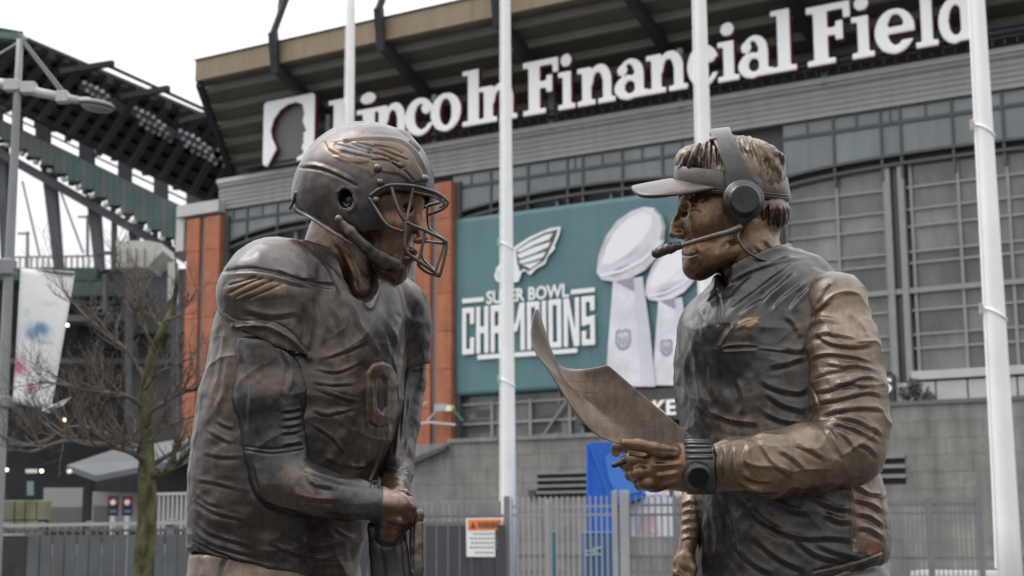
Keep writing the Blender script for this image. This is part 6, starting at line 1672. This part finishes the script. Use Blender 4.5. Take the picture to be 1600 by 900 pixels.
sv.refresh(); sv.noise(12, 1, 45); sv.link('sleeve', BZ_M, coach)

# ---- body: head, neck, hands -----------------------------------------------------------
f = box_field(1030, 1265, 205, 500, -85, 85, 2.3)
f.ell(L3(1156, 300, 0), (74, 62, 84), k=6)
f.ell(L3(1114, 344, 0), (54, 50, 66), k=18)
f.chain([(L3(1090, 330, -32), 16), (L3(1096, 350, -34), 16)], k=16); f.chain([(L3(1090, 330, 32), 16), (L3(1096, 350, 34), 16)], k=16)   # cheekbones
f.cone(L3(1090, 418, 0), L3(1140, 395, -34), 17, 20, k=16); f.cone(L3(1090, 418, 0), L3(1140, 395, 34), 17, 20, k=16)              # jaw
f.ell(L3(1096, 400, 0), (29, 38, 30), k=14)
f.ell(L3(1086, 420, 0), (15.5, 20, 14), k=8)
f.ell(L3(1073, 311, 0), (13.5, 38, 12), k=8)                          # brow
f.chain([(L3(1069, 322, 0), 9), (L3(1058, 350, 0), 8.5), (L3(1052, 365, 0), 8)], k=7)
f.ell(L3(1062, 367, -8), (8, 6, 6.5), k=4); f.ell(L3(1062, 367, 8), (8, 6, 6.5), k=4)
f.ell(L3(1079, 386, 0), (13, 20, 9), k=7)
f.ell(L3(1075, 394, 0), (9.5, 17, 5.0), k=3); f.ell(L3(1076, 404, 0), (9.5, 15, 5.4), k=3)
for sg in (-1, 1):
    f.ell(L3(1070, 328, sg * 25), (10, 13, 8), k=9, op='s'); f.ell(L3(1083, 329, sg * 24), (10, 11, 7), k=3)
f.chain([(L3(1162, 365, 0), 50), (L3(1172, 400, 0), 48), (L3(1176, 436, 0), 46)], k=12)
f.ell(L3(1194, 345, 0), (30, 42, 30), k=14)
b = Sculpt(f, 1, 1)
b.paint(C_FACE)
b.paint((.22, .115, .05), np.clip(1 - np.hypot((b.px - 1054) / 14, (b.py - 358) / 14), 0, 1) * .8)
b.paint((.1, .055, .03), np.clip((b.py - 396) / 30, 0, 1) * np.clip((b.px - 1085) / 20, 0, 1) * (b.py < 480) * .6)
b.paint((.19, .125, .08), np.clip((b.px - 1165) / 20, 0, 1) * (b.py < 480) * .7)
b.groove([(1066, 399), (1078, 400), (1090, 396)], 1.6, 2.2, (.04, .025, .015), .8)
b.groove([(1067, 382), (1076, 376), (1084, 370)], 2.0, 1.6)
b.fold([(1080, 356), (1083, 368), (1089, 384), (1091, 396)], 3.6, 1.5, -.7)      # cheek crease
b.fold([(1094, 398), (1092, 412), (1084, 420)], 3.2, 1.8, .7)
b.fold([(1072, 318), (1084, 315), (1098, 319)], 3.5, 1.4, .5); b.groove([(1074, 330), (1083, 327), (1094, 331)], 1.4, 1.2, (.06, .035, .02), .5)
for p in ([(1180, 380), (1190, 392), (1204, 402)], [(1190, 370), (1204, 384), (1216, 392)], [(1160, 400), (1150, 420), (1135, 440)]): b.fold(p, 4, 1.8, .6)
b.refresh(); b.noise(16, .8, 51); b.noise(7, .4, 52)
b.link('head', BZ_S, coach)

f = box_field(940, 1125, 672, 790, -250, -130, 2.3)
# card hand
f.cone(L3(1112, 730, -175), L3(1072, 730, -177), 32, 33, k=8, sq=((0, 1, 0), .8))
f.cone(L3(1072, 728, -177), L3(1030, 728, -180), 33, 34, k=10, sq=((0, 1, 0), .72))
f.ell(L3(1018, 728, -184), (26, 20, 36), k=10)
def fing(pts, r0, r1, k=3):
    n = len(pts); f.chain([(L3(*p), r0 + (r1 - r0) * i / (n - 1)) for i, p in enumerate(pts)], k=k)
fing([(1010, 704, -188), (984, 698, -198), (966, 698, -184), (962, 706, -166)], 10.5, 8)
fing([(1008, 720, -194), (986, 718, -206), (976, 724, -190), (980, 732, -168)], 11, 8.2)
fing([(1012, 737, -194), (996, 738, -206), (986, 742, -190), (992, 748, -168)], 11, 8.2)
fing([(1022, 752, -190), (1008, 755, -198), (1000, 758, -184), (1006, 760, -166)], 10, 7.4)
fing([(1052, 706, -196), (1022, 700, -214), (994, 694, -222), (976, 692, -222)], 11, 7.5)          # thumb along the card edge
b = Sculpt(f, 1, 1); b.paint(C_FACE); b.paint((.24, .15, .09), np.clip((722 - b.py) / 20, 0, 1) * .6)
for p in ([(1062, 712), (1040, 712), (1016, 710)], [(1066, 724), (1042, 727), (1018, 727)], [(1062, 738), (1040, 742), (1022, 744)], [(1060, 752), (1044, 756), (1030, 758)]): b.fold(p, 4, 2.2, .5)
b.refresh(); b.noise(14, 1.0, 53); b.link('hand', BZ_S, coach)
f = box_field(1040, 1105, 835, 945, -45, 35, 2.2)
# far hand
f.cone(L3(1074, 852, -2), L3(1069, 880, -8), 13, 17, k=6); f.ell(L3(1068, 884, -8), (15, 17, 20), k=6)
for i, (x, y) in enumerate(((1058, 896), (1066, 902), (1074, 903), (1081, 900))):
    fing([(x + 1, 880, -14), (x - 1, y, -20), (x + 2, y + 18, -12), (x + 6, y + 24, 4)], 6.6, 5)
fing([(1078, 872, -18), (1084, 888, -24), (1082, 902, -24)], 6.8, 5.4)
b = Sculpt(f, 1, 1); b.paint((.2, .125, .075)); b.noise(12, .8, 54); b.link('hand', BZ_S, coach)

# ---- hair ---------------------------------------------------------------------------------
f = box_field(1035, 1250, 198, 380, -85, 85, 2.4)
f.ell(L3(1147, 294, 0), (80, 65, 85), k=0)
f.ell(L3(1089, 258, 0), (38, 53, 33), k=16)
f.ell(L3(1184, 268, 0), (42, 54, 46), k=16)
f.ell(L3(1200, 336, 0), (33, 56, 32), k=14)                         # nape
f.ell(L3(1108, 352, 0), (66, 80, 64), k=6, op='s')
f.half(L3(1110, 300, 0), (-.5, 0, -.86), 4, lo=L3(1030, 420, -90), hi=L3(1150, 270, 90))
hr = Sculpt(f, 1, 1)
hr.paint((.12, .088, .065)); hr.paint((.3, .21, .135), np.clip(vnoise(hr.V * (1, 1, .35) / 8, 61), 0, 1) * .9 * np.clip((285 - hr.py) / 20, 0, 1)); hr.paint((.09, .06, .045), np.clip((hr.py - 290) / 20, 0, 1) * .6)
random.seed(5)
for i in range(26):                                                  # locks falling from the crown
    a = i / 25; x0 = 1070 + 150 * a; y0 = 232 - 24 * math.sin(math.pi * min(1, a * 1.05)) + random.uniform(-3, 4)
    dx = (a - .45) * 46 + random.uniform(-5, 5); ln = random.uniform(30, 62)
    hr.fold([(x0 - dx * .2, y0), (x0 + dx * .4, y0 + ln * .5), (x0 + dx * .7 + random.uniform(-4, 4), y0 + ln)], 3.0, 3.4, .9)
for i in range(12):
    x0 = 1176 + i * 5; hr.fold([(x0, 318), (x0 + random.uniform(-4, 4), 338), (x0 - 3, 360)], 3, 2.6, .9)
for p in ([(1075, 232), (1068, 246), (1066, 260)], [(1098, 218), (1092, 238), (1098, 256)], [(1198, 226), (1210, 240), (1214, 256)], [(1190, 240), (1202, 262), (1200, 280)]): hr.groove(p, 2.4, 3, (.05, .035, .03), .6, True)
hr.refresh(); hr.noise(5, 1.4, 62, (1, 1, .3))
hr.link('hair', BZ_S, coach)

# ---- visor ----------------------------------------------------------------------------------
def ring(cz_f, cz_b, hgt, cx, rx, ry, th, n=56):
    V, Fc = [], []
    for i in range(n):
        a = 2 * math.pi * i / n; x = cx + rx * math.cos(a); y = ry * math.sin(a)
        py = cz_f + (cz_b - cz_f) * (1 + math.cos(a)) / 2
        o = np.array((math.cos(a) / rx, math.sin(a) / ry, 0)); o /= np.linalg.norm(o)
        for (e, q) in ((0, -.5), (1, -.46), (1, .46), (0, .5)):
            sh = 4.5 if q > 0 else 0
            V.append(W3(L3(x, py, y)) + (o * (e * th - sh) + np.array((0, 0, q * hgt))) * S)
    for i in range(n):
        k = (i + 1) % n
        for m in range(3): Fc.append((i * 4 + m, k * 4 + m, k * 4 + m + 1, i * 4 + m + 1))
        Fc.append((i * 4 + 3, k * 4 + 3, k * 4, i * 4))
    return mesh_of('ring', V, Fc)
def solidify_link(name, me, c, th, parent, sub=1, material=None):
    o = link_cast(name, me, c, parent, material or BZ)
    m = o.modifiers.new('thickness', 'SOLIDIFY'); m.thickness = th; m.offset = 0
    s2 = o.modifiers.new('round', 'SUBSURF'); s2.levels = sub; s2.render_levels = sub
    return o
vis = link_cast('visor_band', ring(276, 296, 40, 1143, 92, 71, 1.6), (.06, .05, .045), coach, BZ)
for q in (-.42, -.3):
    pts = []
    for i in range(41):
        a = 2 * math.pi * i / 40; o = np.array((math.cos(a) / 93, math.sin(a) / 72, 0)); o /= np.linalg.norm(o)
        pts.append(W3(L3(1143 + 93 * math.cos(a), 276 + 20 * (1 + math.cos(a)) / 2, 72 * math.sin(a))) + (o * 2.2 + np.array((0, 0, q * 36))) * S)
    link_cast('stitching', MB().tube(pts, .7 * S, 5), (.13, .11, .1), vis, BZ)
V, Fc = [], []
NU, NV = 22, 10
for i in range(NU + 1):
    th = -1 + 2 * i / NU; a = th * math.radians(74)
    bx = 1147 - 93 * math.cos(a); by = -72 * math.sin(a)
    tipx = 986 + 62 * abs(th) ** 2.3 + 46 * max(0, abs(th) - .8) * 4
    for k in range(NV + 1):
        t_ = k / NV
        x = bx + (min(tipx, bx - 2) - bx) * t_; y = by * (1 + .04 * math.sin(math.pi * t_))
        pb_ = 281 + 14 * abs(th) ** 1.6; pt_ = np.interp(abs(th), (0, .25, .5, .8, 1), (293, 299, 307, 309, 303)); py = pb_ + (pt_ - pb_) * t_ ** 1.15
        V.append(W3(L3(x, py, y)))
for i in range(NU):
    for k in range(NV): Fc.append((i * (NV + 1) + k, (i + 1) * (NV + 1) + k, (i + 1) * (NV + 1) + k + 1, i * (NV + 1) + k + 1))
solidify_link('brim', mesh_of('brim', V, Fc), (.075, .06, .052), 7.5 * S, vis)

# ---- headset ----------------------------------------------------------------------------------
V, Fc = [], []
arc = spline([(1160, 292, -76, 27), (1150, 262, -74, 19), (1138, 234, -62, 17), (1128, 212, -36, 17), (1125, 202.5, 0, 17), (1128, 212, 36, 17), (1138, 234, 62, 17), (1150, 262, 74, 17), (1160, 290, 76, 17)], 6)
for (x, y, d, w) in arc:
    c = L3(x, y, d)
    for e in (-1, -.6, .6, 1): V.append(W3(c + np.array((e * w, 0, e * w * .12))) + np.array((0, 0, 0)))
n = len(arc)
for i in range(n - 1):
    for m in range(3): Fc.append((i * 4 + m, i * 4 + m + 1, (i + 1) * 4 + m + 1, (i + 1) * 4 + m))
hs = solidify_link('headset_band', mesh_of('band', V, Fc), (.05, .048, .047), 6 * S, coach)
f = box_field(1085, 1160, 192, 245, -75, 75, 2.2)
f.chain([(L3(1116, 219, -40), 9), (L3(1120, 209, 0), 9), (L3(1116, 219, 40), 9)], k=6, sq=((0, 0, 1), .6))
t = Sculpt(f, 1, 1); t.paint((.09, .088, .086)); t.noise(10, 1, 3); t.link('crown_pad', BZ, hs)
for sg in (-1, 1):
    f = box_field(1118, 1206, 268, 362, sg * 108 if sg < 0 else 52, -52 if sg < 0 else 108, 2.2)
    f.ell(L3(1161, 313, sg * 76), (33, 16, 34), k=4)
    f.chain([(L3(1161, 330, sg * 76), 15), (L3(1157, 352, sg * 72), 9)], k=8)
    # round ear plate, sunk rim
    sl, X, Y, Z = f.sub(f.lo, f.lo + f.n * f.h, 0); c = L3(1163, 313, sg * 88)
    rr = np.hypot(X - c[0], Z - c[2]); dd = np.maximum(rr - 26, np.abs(Y - c[1]) - 7)
    f.comb(sl, np.broadcast_to(dd, f.d.shape).astype(np.float32), 2, 'u')
    gr = np.hypot(rr - 25, Y - (c[1] + sg * 6)) - 2.4
    f.comb(sl, np.broadcast_to(gr, f.d.shape).astype(np.float32), 1, 's')
    t = Sculpt(f, 1, 1); t.paint((.045, .044, .044)); t.paint((.028, .028, .03), (np.hypot(t.px - 1163, t.py - 313) < 24) * .9)
    t.noise(14, .5, 4); t.link('ear_cup', BZ_P, hs)
mb = MB().tube(W3(spline([L3(1158, 354, -82), L3(1140, 362, -84), L3(1118, 368, -82), L3(1090, 376, -74), L3(1062, 384, -60)], 8)), [(5.2 - 1.2 * i / 32) * S for i in range(33)], 10)
link_cast('microphone_boom', mb, (.13, .115, .105), hs, BZ)
f = box_field(1008, 1076, 370, 412, -78, -20, 1.8)
f.chain([(L3(1064, 383.5, -60), 5.5), (L3(1046, 388, -54), 8), (L3(1026, 395, -48), 8.5)], k=4)
t = Sculpt(f, 1, 1); t.paint((.035, .035, .037)); t.noise(4, .8, 5); t.link('microphone_foam', BZ, hs)
mb = MB().tube(W3(spline([L3(1154, 360, -78), L3(1153, 372, -80), L3(1162, 388, -78), L3(1183, 403, -70), L3(1208, 409, -58), L3(1232, 406, -40), L3(1254, 402, -14)], 8)), 2.4 * S, 8)
link_cast('headset_cable', mb, (.1, .085, .075), hs, BZ)

# ---- watch ---------------------------------------------------------------------------------
V, Fc = [], []
n = 40
for i in range(n):
    a = 2 * math.pi * i / n
    for (dx, r) in ((-19, 33), (-19, 38.5), (19, 38.5), (19, 33)):
        c = L3(1091 - 3 * math.sin(a), 731, -176); V.append(W3(c + np.array((dx, math.cos(a) * r * .86, math.sin(a) * (r - .5)))))
for i in range(n):
    k = (i + 1) % n
    for m in range(4): Fc.append((i * 4 + m, i * 4 + (m + 1) % 4, k * 4 + (m + 1) % 4, k * 4 + m))
ws = link_cast('watch_strap', mesh_of('strap', V, Fc), (.09, .09, .09), coach, BZ, False)
for i, aa in enumerate((100, 116, 131, 146, 160)):
    a = math.radians(aa); c = L3(1091 - 3 * math.sin(a), 731, -176); o = np.array((0, math.cos(a) * .86, math.sin(a)))
    link_cast('strap_rib', MB().tube([W3(c + np.array((-19, 0, 0)) + o * 38.6), W3(c + np.array((19, 0, 0)) + o * 38.6)], 3.0 * S, 8), (.11, .11, .11), ws, BZ)
wc = L3(1090, 744, -208); wn_ = np.array((0, -.93, -.36)); wx = np.array((1., 0, 0)); wz = np.cross(wn_, wx) * -1
def disc(c, r0, r1, d0, d1, m=28):
    V = []; 
    for (r, d) in ((r0, d0), (r1, d1)):
        for i in range(m):
            a = 2 * math.pi * i / m; V.append(W3(c + wn_ * d + (wx * math.cos(a) + wz * math.sin(a)) * r))
    Fc = [(i, (i + 1) % m, m + (i + 1) % m, m + i) for i in range(m)] + [tuple(range(m, 2 * m)), tuple(range(m - 1, -1, -1))]
    return mesh_of('disc', V, Fc)
link_cast('watch_case', disc(wc, 21, 20, -5, 6), (.05, .055, .05), ws, BZ_P, False)
link_cast('watch_bezel', disc(wc, 20, 16.5, 6.3, 9), (.09, .095, .09), ws, BZ_P, False)
link_cast('watch_face', disc(wc, 14.5, 14.5, 9.2, 9.8), (.015, .017, .016), ws, BZ_P, False)

# ---- play card and pen -----------------------------------------------------------------------
def curve(pts, n=10):
    P = spline(pts, n); d = np.r_[0, np.cumsum(np.linalg.norm(np.diff(P[:, :2], axis=0), axis=1))]; d /= d[-1]
    return lambda t: np.array([np.interp(t, d, P[:, c]) for c in range(3)])
c_top = curve([(950, 570, -222), (924, 575, -218), (900, 577, -210), (877, 573, -200), (864, 553, -190), (853, 520, -184), (841, 482, -184)])
c_bot = curve([(1090, 689, -160), (1050, 700, -178), (1010, 702, -196), (963, 693, -214)])
c_rgt = curve([(1090, 689, -160), (1020, 630, -192), (950, 570, -222)])
c_lft = curve([(963, 693, -214), (929, 678, -226), (896, 641, -238), (856, 578, -246), (836, 550, -244), (829, 518, -228), (836, 482, -200), (841, 482, -184)])
NA, NB = 34, 34
def card_pt(u_, v_):
    C2, C1, C3, C4 = c_bot(0), c_top(0), c_bot(1), c_top(1)
    return (1 - v_) * c_bot(u_) + v_ * c_top(u_) + (1 - u_) * c_rgt(v_) + u_ * c_lft(v_) - ((1 - u_) * (1 - v_) * C2 + (1 - u_) * v_ * C1 + u_ * (1 - v_) * C3 + u_ * v_ * C4)
V, Fc = [], []
for i in range(NA + 1):
    for k in range(NB + 1): V.append(W3(L3(*card_pt(i / NA, k / NB))))
for i in range(NA):
    for k in range(NB): Fc.append((i * (NB + 1) + k, i * (NB + 1) + k + 1, (i + 1) * (NB + 1) + k + 1, (i + 1) * (NB + 1) + k))
card = solidify_link('play_card', mesh_of('card', V, Fc), (.175, .13, .098), 2.2 * S, coach, material=BZ_M)
random.seed(9)
for p in range(6):                     # faint lines of writing pressed into the card
    v_ = .25 + .12 * p; u0 = random.uniform(.08, .3); u1 = u0 + random.uniform(.25, .5)
    pts = [card_pt(u_, v_) for u_ in np.linspace(u0, u1, 9)]
    link_cast('ruled_line', MB().tube([W3(L3(q[0], q[1], q[2] - .9)) for q in pts], .55 * S, 5), (.15, .11, .08), card, BZ_M)
mb = MB().tube([W3(L3(956, 729, -214)), W3(L3(960, 727, -213)), W3(L3(1000, 711, -200))], [2 * S, 4 * S, 4 * S], 10)
link_cast('pen', mb, (.02, .02, .022), coach, BZ_P)

# ---- trousers and legs --------------------------------------------------------------------------
f = Field(np.array(L3(1050, 870, -180)) * (1, 1, 0) + (0, 0, zb - 8), np.array(L3(1440, 852, 190)), 6.5)
hx, hy, hz = L3(1236, 925, -4)
f.loft([(hz + 60, hx - 4, hy, 138, 96, ANC), (hz + 10, hx - 2, hy, 146, 106, ANC), (hz - 70, hx, hy, 150, 112, ANC)], k=10)
for sgn in (-1, 1):
    ox, oy = sgn * 70 * math.cos(ANC), sgn * 70 * math.sin(ANC)
    f.chain([((hx + ox, hy + oy, hz - 20), 92), ((hx + ox * 1.1 - 10, hy + oy * 1.1, hz - 250), 70), ((hx + ox * 1.2 - 8, hy + oy * 1.2, hz - 450), 58), ((hx + ox * 1.2, hy + oy * 1.2, zb + 40), 52)], k=20)
    f.cone((hx + ox * 1.2 + 20, hy + oy * 1.2 + 14, zb + 22), (hx + ox * 1.2 - 70, hy + oy * 1.2 - 60, zb + 16), 34, 26, k=14)
f.half((0, 0, zb + .5), (0, 0, -1))
t = Sculpt(f, 1, 2); t.paint((.09, .085, .082)); t.fold([(1300, 900), (1340, 890), (1375, 884)], 6, 3); t.refresh(); t.noise(34, 3, 4)
t.link('trousers', BZ, coach)
